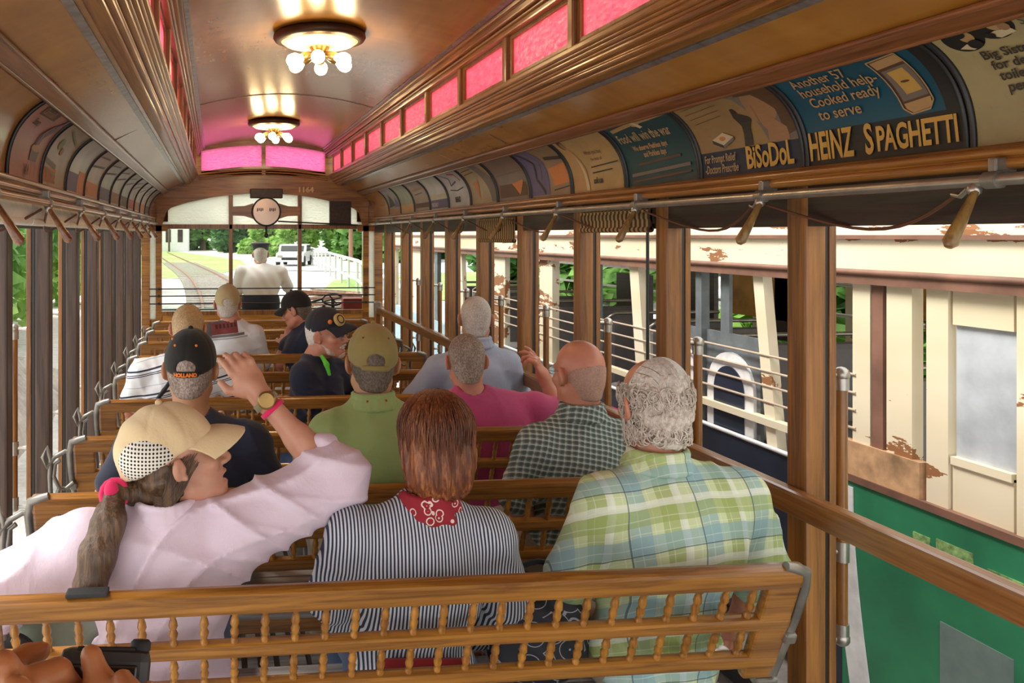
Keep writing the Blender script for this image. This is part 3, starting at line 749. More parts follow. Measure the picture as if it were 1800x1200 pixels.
for i in range(8):
    card(-1, LY+(3+i)*CW, lab[i], gr[i], [Rc(.05, .04, .95, .26, ('orange', 'violet', 'flesh', 'brown', 'red', 'flesh', 'orange', 'brown')[i]), Li([(.1+.04*i, .55), (.8, .62+.02*i)], .014, 'brown'), Li([(.15, .78-.02*i), (.7, .82)], .010, 'grey'), X(.12, .07, .045, ('TEA', 'GUM', 'SOAP', 'MILK', 'INK', 'TEA', 'SALT', 'OIL')[i], 'tan', bold=.001)])

# ------------------------------------------------------------------ benches
BX = .435; BL = 2.0; BY = [1.96+.76*k for k in range(9)]
def bp(t):
    """point down the reclined back: t metres from the top -> (y, z)"""
    return (.36*t, .865-.93*t)
SL = math.atan2(.36, .93)
Rb = Matrix.Rotation(-SL*-1, 3, 'X')
t0 = thing('bench', 'nearest slatted-back wooden bench, right across the foreground', 'bench', (BX, BY[0], 0), 'reversible cross benches')
def bw(x, y, z): return (BX+x, BY[0]+y, z)
def rail_at(t, h, d, r=.01, ln=BL):
    y, z = bp(t); m = MB(); m.bbox(bw(0, y, z), (ln, d, h), r, Rb); return m
put('top_rail', rail_at(.0, .062, .036, .012), M['rail_x'] if 'rail_x' in M else M.setdefault('rail_x', wood('bench_rail_wood', (.17, .064, .010), (.44, .190, .030), 'x', .3, .4)), t0)
put('middle_rail', rail_at(.145, .040, .030), M['rail_x'], t0)
put('lower_rail', rail_at(.270, .042, .030), M['rail_x'], t0)
for s in (-1, 1):
    y, z = bp(.165); m = MB(); m.bbox(bw(s*(BL/2-.045), y, z), (.085, .028, .32), .008, Rb); put('end_stile', m, M['rail_x'], t0)
    m = MB(); a = []
    for tt, dx in ((-.02, -.055), (-.012, -.03), (.0, .0), (.05, .012), (.14, .012), (.22, .006), (.33, -.005)):
        y, z = bp(tt); a.append(bw(s*(BL/2+dx), y-.012, z+.012))
    m.tube(a, [.012, .014, .016, .013, .012, .012, .014], 8)
    y, z = bp(.19); m.bbox(bw(s*(BL/2+.004), y-.012, z), (.03, .03, .03), .006, Rb); y, z = bp(.34); m.bbox(bw(s*(BL/2-.02), y-.005, z), (.06, .03, .025), .006, Rb)
    put('corner_strap', m, M['iron'], t0)
    # curled iron arm reaching out to the post line
    m = MB(); e = s*BL/2
    y, z = bp(.03)
    m.tube([bw(e, y, z-.01), bw(e+s*.03, y, z+.0), bw(e+s*.07, y-.01, z-.02), bw(e+s*.10, y-.01, z-.06), bw(e+s*.115, y-.01, z-.02), bw(e+s*.10, y-.01, z+.02), bw(e+s*.085, y-.01, z-.03), bw(e+s*.09, y, z-.10), bw(e+s*.09, y+.02, z-.19)], .0095, 8)
    m.tube([bw(e, y+.02, z-.13), bw(e+s*.03, y+.02, z-.155), bw(e+s*.055, y+.01, z-.15), bw(e+s*.075, y, z-.10), bw(e+s*.07, y, z-.05), bw(e+s*.05, y, z-.035)], .0085, 8)
    m.tube([bw(e+s*.055, y+.01, z-.15), bw(e+s*.075, y+.02, z-.20), bw(e+s*.06, y+.03, z-.27)], .009, 8)
    put('iron_arm', m, M['iron'], t0)
prof = [(.0095, 0), (.0095, .008), (.006, .012), (.009, .02), (.011, .032), (.007, .042), (.011, .052), (.009, .066), (.006, .074), (.0095, .079), (.0095, .088)]
def spindle_mesh(ta, tb):
    l = (tb-ta); m = MB(); y, z = bp(tb); R = Matrix.Rotation(SL, 3, 'X')
    m.lathe([(r, zz*l/.088) for r, zz in prof], (BX, BY[0]+y, z), R, 8); return m.mesh('spindle', (BX, BY[0], 0))
sp_hi, sp_lo = spindle_mesh(.030, .126), spindle_mesh(.164, .250)
for me in (sp_hi, sp_lo): me.materials.append(M['spindle'])
nsp = 26
for i in range(nsp):
    for me, nm in ((sp_hi, 'spindle'), (sp_lo, 'spindle')):
        o = bpy.data.objects.new(nm, me); COL.objects.link(o); o.parent = t0; o.location = (-BL/2+.115+(BL-.23)*i/(nsp-1), 0, 0)
m = MB()
for i in range(7): m.bbox(bw(0, .13+.062*i, .432+.006*math.sin(i*.5)), (BL-.06, .05, .018), .004)
put('seat', m, M['grey_slat'], t0)
m = MB(); m.bbox(bw(0, .12, .405), (BL-.06, .03, .05), .004); m.bbox(bw(0, .52, .405), (BL-.06, .03, .05), .004); put('seat_frame', m, M['rail_x'], t0)
for s in (-1, 0, 1):
    m = MB(); x = s*(BL/2-.07)
    for yy in (.14, .50): m.bbox(bw(x, yy, .20), (.045, .05, .39), .006)
    m.bbox(bw(x, .32, .36), (.04, .42, .05), .006); put('leg', m, M['iron'], t0)
labs = ['second bench from the camera, before the red-haired woman and the plaid-shirted man', 'third bench from the camera, behind the man in the pink T-shirt', 'fourth bench from the camera, behind the striped polo shirt', 'fifth bench from the camera, in front of the bearded man', 'sixth bench from the camera, behind the tan-capped man in white', 'seventh bench from the camera', 'eighth bench from the camera, third from the end wall', 'ninth bench from the camera, nearest to the end wall']
for k in range(1, 9): dup(t0, (BX, BY[k], 0), labs[k-1])
for o in list(t0.children):
    if o.name.startswith('iron_arm') and max(v.co.x for v in o.data.vertices) > 0: bpy.data.objects.remove(o)
# ------------------------------------------------------------------ outside: ground, tracks, the parked cars, trees
GZ = -.85
def gravel(name, a, b, sc_=8):
    t = NT(name); v = t.coord(); f = t.noise(v, sc_, 6, .7); g = t.noise(v, .35, 3)
    c = t.ramp(t.math('ADD', t.math('MULTIPLY', f, .6), t.math('MULTIPLY', g, .4)), [(.35, a), (.65, b)])
    t.bump(f, .4, .04); return t.fin(c, .9)
M['gravel'] = gravel('pale_gravel', (.42, .40, .37), (.72, .70, .67))
M['asphalt'] = gravel('pale_road', (.50, .49, .48), (.66, .65, .64), 20)
M['grass'] = gravel('mown_grass', (.14, .26, .05), (.38, .52, .17), 3)
M['stone'] = gravel('broken_stone', (.22, .19, .165), (.52, .47, .42), 5)
M['rust'] = plain('rusty_steel', (.22, .12, .08), .7, .2, .3)
M['tie'] = plain('weathered_tie', (.36, .33, .30), .9, 0, .2)
def gz(y):
    """the ground climbs a little ahead of the car"""
    t = max(0, min(1, (y-10)/14)); return GZ+.60*t*t*(3-2*t)
yy = [-8, 4, 8, 10, 12, 14, 16, 18, 20, 22, 24, 30, 60, 160, 400]
g = MB(); g.sheet([[(x, y, gz(y)) for x in (-120, -20, 0, 20, 160)] for y in yy], True)
struct('ground', g, M['gravel'])
def patch(name, pts, mat, dz=.02):
    m = MB(); m.add([(x, y, gz(y)+dz) for x, y in pts], [tuple(range(len(pts)))]); return struct(name, m, mat)
patch('lawn_strip', [(-9, 42), (-.6, 38), (3.2, 60), (-8, 120), (-30, 120)], M['grass'])
patch('lawn_right', [(3.0, 26), (9, 24), (26, 40), (12, 44), (5, 36)], M['grass'])
patch('lawn_bank', [(-14, 6), (-6.5, 6), (-8, 40), (-40, 60), (-40, 6)], M['grass'])
patch('road', [(2.0, 48), (10, 42), (60, 60), (60, 130), (2, 130)], M['asphalt'], .03)
def tx(y): return C0-.0016*max(0, y-14)**2 if y < 45 else C0-.0016*31**2-.0992*(y-45)
for s, nm in ((-1, 'left'), (1, 'right')):
    m = MB(); pr = [(-.035, .0), (-.035, .12), (.035, .12), (.035, .0)]
    rows = [[(tx(y)+s*.72+a, y, gz(y)+b) for a, b in pr] for y in [4+2*i for i in range(46)]]
    m.sheet(rows); tag(put('running_rail', m, M['rust'], None, (tx(10)+s*.72, 10, gz(10))), '%s rusty steel rail of the track ahead' % nm, 'rail', 'rails of the track ahead')
m = MB()
for i in range(70): m.box((tx(11+i*.7), 11+i*.7, gz(11+i*.7)+.03), (2.3, .22, .08))
o = put('track_ties', m, M['tie']); tag(o, 'weathered wooden ties under the track ahead', 'ties', kind='stuff')

# ---- foliage
def leafmat(name, a, b):
    t = NT(name); v = t.coord(rand=20); f = t.noise(v, 2.2, 4)
    c = t.ramp(f, [(.35, a), (.65, b)])
    tr = t.node('ShaderNodeBsdfTranslucent'); t.l.new(c, tr.inputs[0]); mx = t.node('ShaderNodeMixShader'); mx.inputs[0].default_value = .35
    t.fin(c, .6); t.l.new(t.b.outputs[0], mx.inputs[1]); t.l.new(tr.outputs[0], mx.inputs[2]); t.l.new(mx.outputs[0], t.out.inputs[0]); return t.m
LEAF = [leafmat('leaf_green', (.07, .21, .035), (.26, .48, .12)), leafmat('leaf_bright', (.16, .36, .045), (.45, .64, .19)), leafmat('leaf_dark', (.035, .12, .035), (.12, .28, .075))]
M['bark'] = wood('bark', (.07, .05, .035), (.20, .15, .11), 'z', .9, 0)
def crown_mesh(n, rad, size, blobs, seed):
    r = random.Random(seed); vs = []; fs = []
    cs = [(Vector((r.gauss(0, .5)*rad[0], r.gauss(0, .5)*rad[1], r.uniform(-.8, .9)*rad[2])), r.uniform(.35, .6)) for _ in range(blobs)]
    for i in range(n):
        c, k = cs[r.randrange(blobs)]
        d = Vector((r.gauss(0, 1), r.gauss(0, 1), r.gauss(0, 1))).normalized()*r.uniform(.75, 1.05)
        p = c+Vector((d.x*rad[0]*k, d.y*rad[1]*k, d.z*rad[2]*k)); s_ = size*r.uniform(.6, 1.3)
        a = Vector((r.gauss(0, 1), r.gauss(0, 1), r.gauss(0, .6))).normalized(); b = a.orthogonal().normalized()
        q = Matrix.Rotation(r.uniform(0, 6.3), 3, a) @ b; e = a*s_; f = q*s_*.5
        o = len(vs); vs += [p-e, p-f+e*.1, p+e, p+f+e*.1]; fs.append((o, o+1, o+2, o+3))
    me = bpy.data.meshes.new('foliage'); me.from_pydata([tuple(v) for v in vs], [], fs); return me
CR = [crown_mesh(5200, (2.4, 2.4, 2.6), .30, 11, 1), crown_mesh(4200, (1.9, 1.9, 2.9), .26, 9, 2)]
BU = [crown_mesh(2600, (1.3, 1.3, .95), .15, 8, 3), crown_mesh(2200, (1.0, 1.2, 1.2), .13, 7, 4)]
LM = {}
def leafed(me, k):
    key = (me.name, k)
    if key not in LM:
        m2 = me.copy(); m2.materials.clear(); m2.materials.append(LEAF[k]); LM[key] = m2
    return LM[key]
def tree(x, y, h, k, lab, s=1.0):
    z = gz(y); t = thing('tree', lab, 'tree', (x, y, z), 'trees around the line')
    put('trunk', MB().tube([(x, y, z-.1), (x+.1, y, z+h*.25), (x, y+.1, z+h*.6)], [.2*s, .15*s, .07*s], 8), M['bark'], t)
    o = bpy.data.objects.new('foliage', leafed(CR[k % 2], k)); COL.objects.link(o); o.parent = t; o.location = (0, 0, h*.36); o.scale = (s, s, h/6.0); o.rotation_euler = (0, 0, x*1.7+y)
def bush(x, y, k, lab, s=1.0, dz=.6, name='bush'):
    z = gz(y); o = bpy.data.objects.new(name, leafed(BU[k % 2], k)); COL.objects.link(o); o.location = (x, y, z+dz*s); o.scale = (s, s, s); o.rotation_euler = (0, 0, x*2.3+y)
    tag(o, lab, 'bush', 'bushes beside the line')
TW = ['tall green tree ahead to the right of the driver, %s', 'dark green tree beyond the parked cars, %s']
for i, (x, y, h, k, lab, s) in enumerate([
    (11, 62, 9, 0, 'green tree directly behind the brown utility pole', 1.6), (15, 70, 11, 2, 'dark tree right of the brown utility pole', 1.8), (8.2, 78, 9, 1, 'bright green tree right of the driver’s cap', 1.5),
    (20, 66, 10, 0, 'broad green tree beyond the road guard fence', 1.9), (3.6, 95, 9, 2, 'tree seen over the driver’s left shoulder', 1.7), (-1.5, 110, 10, 0, 'tree above the blue bin far ahead', 1.8), (-8.0, 122, 10, 2, 'dark tree behind the white building far ahead', 2.2), (12.6, 84, 10, 0, 'green tree filling the gap behind the white car and the utility pole', 2.2), (1.5, 128, 10, 1, 'pale green tree farthest down the track', 2.2),
    (25, 60, 11, 2, 'dark tree seen through the first gap right of the end wall', 2.0), (6.0, 88, 8, 1, 'yellow-green tree behind the white car', 1.4),
    (12.5, 24, 7, 0, 'green tree seen through the parked car’s far windows', 1.3), (12, 15, 7, 1, 'bright tree beyond the middle of the parked car', 1.4), (10, 9.5, 6, 0, 'green tree beyond the parked car’s near windows', 1.3), (9.5, 5.5, 6, 1, 'pale green tree beyond the nearest part of the parked car', 1.3),
    (14, 33, 8, 2, 'dark tree beyond the far end of the parked car', 1.6)]): tree(x, y, h, k, lab, s)
for i, (x, y, k, lab, s, dz) in enumerate([
    (-4.3, 11.5, 1, 'bright green bush low on the left bank, nearest', 1.3, 1.5), (-5.2, 13.5, 0, 'green bush on the left bank behind the bright one', 1.7, 1.4), (-6.2, 12.0, 0, 'tall green bush on the left bank', 1.9, 1.7), (-5.0, 17, 1, 'yellow-green bush on the left, farther along the bank', 1.8, 1.3),
    (-6.5, 20, 0, 'green bush among the far left posts', 2.2, 1.2), (-4.6, 24, 1, 'light green bush near the far end of the left bank', 1.8, 1.0), (-8, 15, 2, 'dark bush at the back of the left bank', 2.3, 1.5), (-5.6, 30, 0, 'green bush last along the left bank', 2.2, 1.0), (-3.6, 9.6, 0, 'small green bush above the left stone heap', .9, 2.2)]): bush(x, y, k, lab, s, dz)
# stone heap under the left bushes
r = random.Random(5); m = MB()
bm = bmesh.new(); bmesh.ops.create_grid(bm, x_segments=40, y_segments=30, size=1)
rows = []
for i in range(30):
    rows.append([(-6.8+4.6*j/29, 6.5+9*i/29, GZ+1.55*max(0, math.sin(PI*j/29))**.8*max(0, math.sin(PI*(i+3)/34))+r.uniform(-.07, .07)) for j in range(30)])
m.sheet(rows); bm.free()
tag(put('stone_heap', m, M['stone'], None, (-4.5, 11, GZ)), 'grey heap of broken stone under the bushes on the left', 'stone heap')
for i in range(6):
    m = MB(); y = 4.0+i*.55; m.bbox((-3.4+.05*i, y, GZ+.10+.02*(i % 2)), (2.6, .22, .16), .01, Matrix.Rotation(.10*(i-2), 3, 'Z'))
    tag(put('loose_tie', m, M['tie'], None, (-3.4, y, GZ)), '%s of the pale wooden ties lying on the ground at the left' % ORD[i], 'tie', 'loose ties on the left')
# utility poles
for x, y, rr, h, lab, nm in ((9.6, 60, .17, 9, 'brown wooden utility pole ahead on the right', 'utility_pole'), (-5.3, 100, .12, 9, 'thin grey pole near the white building', 'utility_pole'), (1.6, 86, .11, 9, 'thin pole behind the left end window bar', 'utility_pole')):
    tag(put(nm, MB().tube([(x, y, gz(y)), (x, y, gz(y)+h)], [rr, rr*.8], 10), M['bark'] if rr < .15 else M['tie_pole'] if 'tie_pole' in M else M.setdefault('tie_pole', plain('reddish_pole_wood', (.30, .16, .10), .8)), None, (x, y, gz(y))), lab, 'pole')
# road guard fence
t = thing('guard_fence', 'long pale guard fence along the road ahead on the right', 'fence', (14, 60, gz(60)))
m = MB(); pts = [(7.6, 80), (6.3, 55), (4.7, 28), (3.9, 16)]
for z in (.45, 1.1): m.tube([(x, y, gz(y)+z) for x, y in pts], .06, 6)
m2 = MB()
for i in range(28):
    s = i/27*3; k = min(2, int(s)); f = s-k; x = pts[k][0]+(pts[k+1][0]-pts[k][0])*f; y = pts[k][1]+(pts[k+1][1]-pts[k][1])*f
    m2.tube([(x, y, gz(y)), (x, y, gz(y)+1.15)], .045, 6)
M['galv'] = plain('galvanised_steel', (.60, .61, .60), .5, .3)
put('rails', m, M['galv'], t); put('uprights', m2, M['galv'], t)['kind'] = 'stuff'
# white building far ahead on the left
t = thing('white_building', 'white boarded building far ahead on the left', 'building', (-5.6, 104, gz(104)))
m = MB(); m.box2((-9, 102, gz(104)), (-3.2, 108, gz(104)+4)); M['white_board'] = plain('white_boards', (.75, .75, .74), .8); put('wall', m, M['white_board'], t)
m = MB(); m.prism([(-9.3, 101.7, gz(104)+4), (-2.9, 101.7, gz(104)+4), (-6.1, 101.7, gz(104)+5.8)], (0, 0, 0), (0, 6.6, 0)); put('roof', m, M['tie'], t)
for i in range(4): put('window', MB().box2((-8.6+i*1.4, 101.95, gz(104)+1.1), (-8.0+i*1.4, 102.02, gz(104)+2.6)), M['dark'], t)
tag(put('blue_bin', MB().bbox((3.0, 92, gz(92)+.5), (1.1, 1.0, .95), .06), plain('blue_plastic', (.06, .22, .62), .5), None, (3.0, 92, gz(92))), 'blue bin far ahead beside the red vehicle', 'bin')
def car(x, y, col, lab, ang=0, s=1.0):
    z = gz(y); t = thing('car', lab, 'car', (x, y, z)); R = Matrix.Rotation(ang, 3, 'Z'); t.rotation_euler = (0, 0, ang); BASE[t.name] = Vector((0, 0, 0))
    pm_ = plain('car_paint_'+str(int(x*10)), col, .25, 0, .02, coat=.6)
    m = MB(); prof_ = [(-2.1, .35), (-2.15, .75), (-1.9, .98), (-1.0, 1.06), (-.55, 1.58), (1.4, 1.62), (2.05, 1.08), (2.15, .8), (2.1, .35)]
    m.prism([(-.86, a*s, b*s) for a, b in prof_], (0, 0, 0), (1.72, 0, 0)); put('body', m, pm_, t)
    m = MB(); m.box((0, -.82*s, 1.30*s), (1.45, .06, .42), Matrix.Rotation(-.75, 3, 'X')); put('windscreen', m, M['black'], t)
    for sx in (-1, 1):
        m = MB(); m.box((sx*.865, .45, 1.32*s), (.02, 1.7, .36)); put('side_window', m, M['black'], t)
        m = MB(); m.box((sx*.6, -2.13*s, .75*s), (.34, .06, .16)); put('headlight', m, M['nickel'], t)
        for yy_ in (-1.35, 1.35):
            m = MB(); m.lathe([(.0, -.1), (.32, -.1), (.34, 0), (.32, .1), (0, .1)], (sx*.80, yy_, .34), Matrix.Rotation(PI/2, 3, 'Y'), 20); put('wheel', m, M['rubber'], t)
    m = MB(); m.box((0, -2.14*s, .58*s), (1.0, .04, .16)); put('grille', m, M['black'], t)
car(5.0, 54, (.78, .78, .79), 'white car parked ahead, to the right of the driver', -.25, .85)
car(6.6, 150, (.55, .03, .03), 'red vehicle far ahead beside the blue bin', .3)
# scrap timber and steel ahead on the right
cols = [plain('scrap_%d' % i, c, .85, 0, .3) for i, c in enumerate([(.28, .14, .09), (.40, .31, .25), (.50, .46, .42), (.19, .10, .07)])]
r = random.Random(11)
for i in range(34):
    x = 2.0+r.uniform(0, 2.2); y = 19.5+r.uniform(0, 3.0); z = gz(y)+.06+.55*r.random()*max(.2, 1-abs(x-3.1)/1.6)
    a = r.uniform(-.5, .5)+(PI/2 if r.random() < .35 else 0); l = r.uniform(.9, 2.4); d = Vector((math.cos(a), math.sin(a), r.uniform(-.12, .16)))*l/2
    m = MB(); m.bar(Vector((x, y, z))-d, Vector((x, y, z))+d, r.uniform(.08, .22), r.uniform(.05, .12))
    tag(put('scrap_beam', m, cols[i % 4], None, (x, y, z)), 'rusty or grey beam in the scrap heap ahead on the right', 'scrap beam', 'scrap heap beams ahead on the right')
# hand brake on the front platform
t = thing('hand_brake', 'black brake wheel and levers on the front platform at the right', 'brake', (C0+.80, YB+.45, 0))
m = MB(); m.tube([(C0+.80, YB+.45, 0), (C0+.80, YB+.45, .97)], .02, 8); put('stem', m, M['black'], t)
m = MB(); cxx = C0+.80
m.tube([(cxx+.12*math.cos(2*PI*i/20), YB+.45+.03*math.sin(2*PI*i/20), .98+.06*math.sin(2*PI*i/20)) for i in range(20)], .012, 8, True)
for i in range(4): m.tube([(cxx, YB+.45, .98), (cxx+.12*math.cos(2*PI*i/4+.4), YB+.45, .98+.06*math.sin(2*PI*i/4+.4))], .009, 6)
m.tube([(cxx-.32, YB+.45, .93), (cxx-.12, YB+.45, .99)], .014, 8); put('wheel', m, M['black'], t)
tag(put('controller_box', MB().bbox((C0+1.0, YB+.35, .94), (.22, .16, .13), .01), plain('dark_red_paint', (.16, .015, .015), .5), None, (C0+1.0, YB+.35, .9)), 'dark red box on the front platform at the right window corner', 'box')
m = MB(); m.box2((C0-1.15, YB+1.5, 0), (C0+1.15, YB+1.56, .80)); struct('wall_dash', m, plain('dash_green', (.05, .09, .06), .5))

# ---- the parked car on the next track
SX = 2.78
M['cream'] = None
t = NT('peeling_cream_paint'); v = t.coord((1, .25, 1)); f = t.noise(v, 7, 6, .7); f2 = t.noise(v, 2, 3)
pl_ = t.math('GREATER_THAN', t.math('ADD', t.math('MULTIPLY', f, .65), t.math('MULTIPLY', f2, .35)), .575)
M['cream'] = t.fin(t.mix(pl_, t.ramp(f2, [(.3, (.70, .60, .40)), (.7, (.88, .82, .66))]), (.30, .13, .05)), .7)
M['green_paint'] = plain('faded_green_paint', (.03, .22, .105), .45, 0, .25, 3)
M['navy_paint'] = plain('dark_navy_panel', (.018, .024, .045), .35, 0, .3, 4)
M['white_paint'] = plain('white_enamel_band', (.78, .79, .80), .5)
M['grey_panel'] = plain('slate_grey_panel', (.14, .16, .17), .5, 0, .2)
M['brown_paint'] = plain('brown_moulding_paint', (.22, .11, .075), .55, 0, .3, 5)
M['seat_grey'] = plain('grey_seat_vinyl', (.20, .19, .20), .5)
M['car_floor'] = plain('trodden_floor', (.24, .19, .15), .8)
M['pale_blue'] = plain('pale_blue_panel', (.34, .50, .58), .5)
M['magenta'] = plain('magenta_panel', (.48, .05, .16), .5)
M['amber'] = plain('orange_lit_panel', (.46, .22, .03), .5, 0, .35, 6)
t = thing('parked_streetcar', 'weathered cream and green streetcar standing on the next track at the right', 'streetcar', (SX+1.2, 5, GZ))
E0, E1 = .3, 13.2
W_ = 2.3
m = MB(); m.box2((SX, E0, 1.545), (SX+.05, E1, 1.685)); put('letterboard', m, M['cream'], t)
m = MB(); m.box2((SX-.03, E0, 1.49), (SX+.05, E1, 1.545)); m.tube([(SX-.03, E0, 1.54), (SX-.03, E1, 1.54)], .014, 8); m.box2((SX-.02, E0, 1.683), (SX+.05, E1, 1.70)); put('moulding', m, M['brown_paint'], t)
m = MB(); rw = [[(SX+.02+W_*.5*(1-math.cos(PI*i/16)), y, 1.69+.52*math.sin(PI*i/16)) for i in range(17)] for y in (E0, E1)]
m.sheet(rw, True, (0, 0, .03)); put('roof', m, M['cream'], t)
m = MB(); m.box2((SX+W_, E0, 1.45), (SX+W_+.05, E1, 1.70)); m.box2((SX+W_, E0, -.25), (SX+W_+.05, E1, .62)); put('far_side', m, M['cream'], t)
m = MB(); m.box2((SX+.05, E0, -.12), (SX+W_, E1, -.05)); put('floor', m, M['car_floor'], t)
for a, b, wd, mt, lean in ((2.62, 2.70, .10, 'cream', 0), (2.98, 3.08, .10, 'cream', 0), (3.15, 3.28, .10, 'cream', 0), (3.30, 3.36, .08, 'brown_paint', 0), (3.37, 3.47, .10, 'cream', 0), (4.09, 4.17, .10, 'cream', .12), (4.64, 4.70, .10, 'grey_panel', 0), (5.38, 5.50, .10, 'cream', .12), (6.0, 6.07, .1, 'grey_panel', 0), (6.82, 7.10, .12, 'cream', 0), (7.98, 8.5, .1, 'cream', 0), (9.45, 9.6, .1, 'cream', .12), (10.5, 10.65, .1, 'grey_panel', 0), (11.3, 11.9, .1, 'cream', .0), (13.0, 13.2, .1, 'cream', 0), (.3, .5, .1, 'cream', 0), (1.2, 1.3, .1, 'cream', 0), (1.95, 2.05, .1, 'cream', 0)):
    m = MB(); m.prism([(SX, a-lean, .62), (SX, b-lean, .62), (SX, b, 1.50), (SX, a, 1.50)], (0, 0, 0), (wd*.5, 0, 0)); put('post', m, M[mt], t)
for y in (1.0, 2.6, 3.9, 5.1, 6.3, 7.5, 8.7, 9.9, 11.1, 12.3):
    put('far_post', MB().box2((SX+W_, y, .6), (SX+W_+.05, y+.12, 1.46)), M['cream'], t)
m = MB()
for z in (1.30, 1.05): m.tube([(SX+W_-.03, E0, z), (SX+W_-.03, E1, z)], .016, 6)
put('far_rail', m, M['white_paint'], t)
# cabin end with small pane windows at the near end
for y0, y1 in ((2.72, 2.97), (1.32, 1.93), (.52, 1.18), (2.07, 2.60)):
    m = MB(); m.box2((SX+.01, y0, .62), (SX+.05, y1, .84)); m.box2((SX+.0, y0, .83), (SX+.055, y1, .86)); put('lower_panel', m, M['cream'], t)
    m = MB(); m.box2((SX+.01, y0, 1.36), (SX+.05, y1, 1.5)); o = put('sash', m, M['cream'], t); put('pane', MB().box2((SX+.025, y0, .84), (SX+.032, y1, 1.37)), M['milky'] if 'milky' in M else M.setdefault('milky', plain('milky_window_glass', (.50, .54, .58), .2, 0, .35, 3)), o)  # panes are opaque, a mottled bluish white
# body panels
m = MB(); m.box2((SX-.01, E0, -.30), (SX+.05, 3.52, .63)); put('side_panel', m, M['green_paint'], t)
m = MB(); m.box2((SX-.012, 3.52, -.30), (SX+.05, 6.0, .62)); pn_ = put('side_panel', m, M['navy_paint'], t)
m = MB(); m.box2((SX-.012, 6.0, -.30), (SX+.05, E1, .62)); put('side_panel', m, M['pale_blue'], t)
m = MB(); m.box2((SX-.02, 5.3, .30), (SX-.008, 6.6, .50)); put('stripe', m, M['magenta'], t)
m = MB(); m.box2((SX-.02, E0, .625), (SX+.05, 3.5, .655)); put('belt_rail', m, M['brown_paint'], t)
m = MB(); m.box2((SX-.02, 3.5, .74), (SX+.03, 6.6, .775)); put('belt_rail', m, M['cream'], t)
m = MB(); m.tube([(SX-.015, 3.5, .635), (SX-.015, 8, .635)], .012, 8); put('belt_rail', m, M['white_paint'], t)
m = MB(); pts = [(SX-.018, 3.30+.02*math.sin(i), .55-.85*i/10) for i in range(11)]
m.sheet([[(SX-.018, 3.40+.10*math.cos(i/10*1.7)-.05, .60-.9*i/10) for i in range(11)], [(SX-.018, 3.52+.10*math.cos(i/10*1.7)-.05, .60-.9*i/10) for i in range(11)]], False, (.006, 0, 0)); put('stripe', m, M['white_paint'], t)
for z in (1.09, 1.01, .935, .855):
    m = MB(); m.tube([(SX, 3.45, z), (SX, 9.0, z)], .007, 6); put('guard_rod', m, M['tan_rod'] if 'tan_rod' in M else M.setdefault('tan_rod', plain('tan_guard_rod', (.46, .36, .27), .5)), t)
m = MB(); m.box2((SX-.012, 3.10, .655), (SX+.03, 3.60, .80)); put('low_panel', m, M['amber_dull'] if 'amber_dull' in M else M.setdefault('amber_dull', plain('rotten_brown_panel', (.50, .30, .16), .7, 0, .5, 9)), t)
m = MB(); m.box2((SX-.016, 2.70, -.30), (SX-.006, 3.0, .22)); put('grey_panel', m, M['grey_light'] if 'grey_light' in M else M.setdefault('grey_light', plain('pale_grey_skirt', (.17, .24, .22), .5)), t)
for y0, y1, z0, z1 in ((2.86, 3.02, .47, .53), (3.05, 3.13, .46, .52), (2.66, 2.80, .44, .50), (2.50, 2.62, .43, .48)):
    m = MB(); m.box2((SX-.014, y0, z0), (SX-.008, y1, z1)); put('worn_lettering', m, M['faded_gold'] if 'faded_gold' in M else M.setdefault('faded_gold', plain('faded_gold_lettering', (.22, .36, .13), .6, 0, .6, 40)), t)
# arched panels
def archp(y0, y1):
    m = MB(); n = 16; yc = (y0+y1)/2; r_ = (y1-y0)/2; zt = 1.06-r_
    o_ = [(SX+.012, y0, -.25)]+[(SX+.012, yc-r_*math.cos(PI*i/n), zt+r_*math.sin(PI*i/n)) for i in range(n+1)]+[(SX+.012, y1, -.25)]
    m.prism(o_, (0, 0, 0), (.02, 0, 0)); q = put('arched_panel', m, M['white_paint'], t)
    r2 = r_-.075; o_ = [(SX+.004, y0+.075, -.25)]+[(SX+.004, yc-r2*math.cos(PI*i/n), zt+r2*math.sin(PI*i/n)) for i in range(n+1)]+[(SX+.004, y1-.075, -.25)]
    m = MB(); m.prism(o_, (0, 0, 0), (.006, 0, 0)); put('panel_field', m, M['navy_paint'], q)
archp(4.18, 4.60); archp(4.70, 5.14)
m = MB(); m.box2((SX+.03, 4.15, .60), (SX+.05, 5.15, 1.16)); put('grey_screen', m, M['grey_panel'], t)
m = MB(); m.box2((SX+.03, 4.42, 1.16), (SX+.05, 4.50, 1.5)); put('grey_screen', m, M['grey_panel'], t)
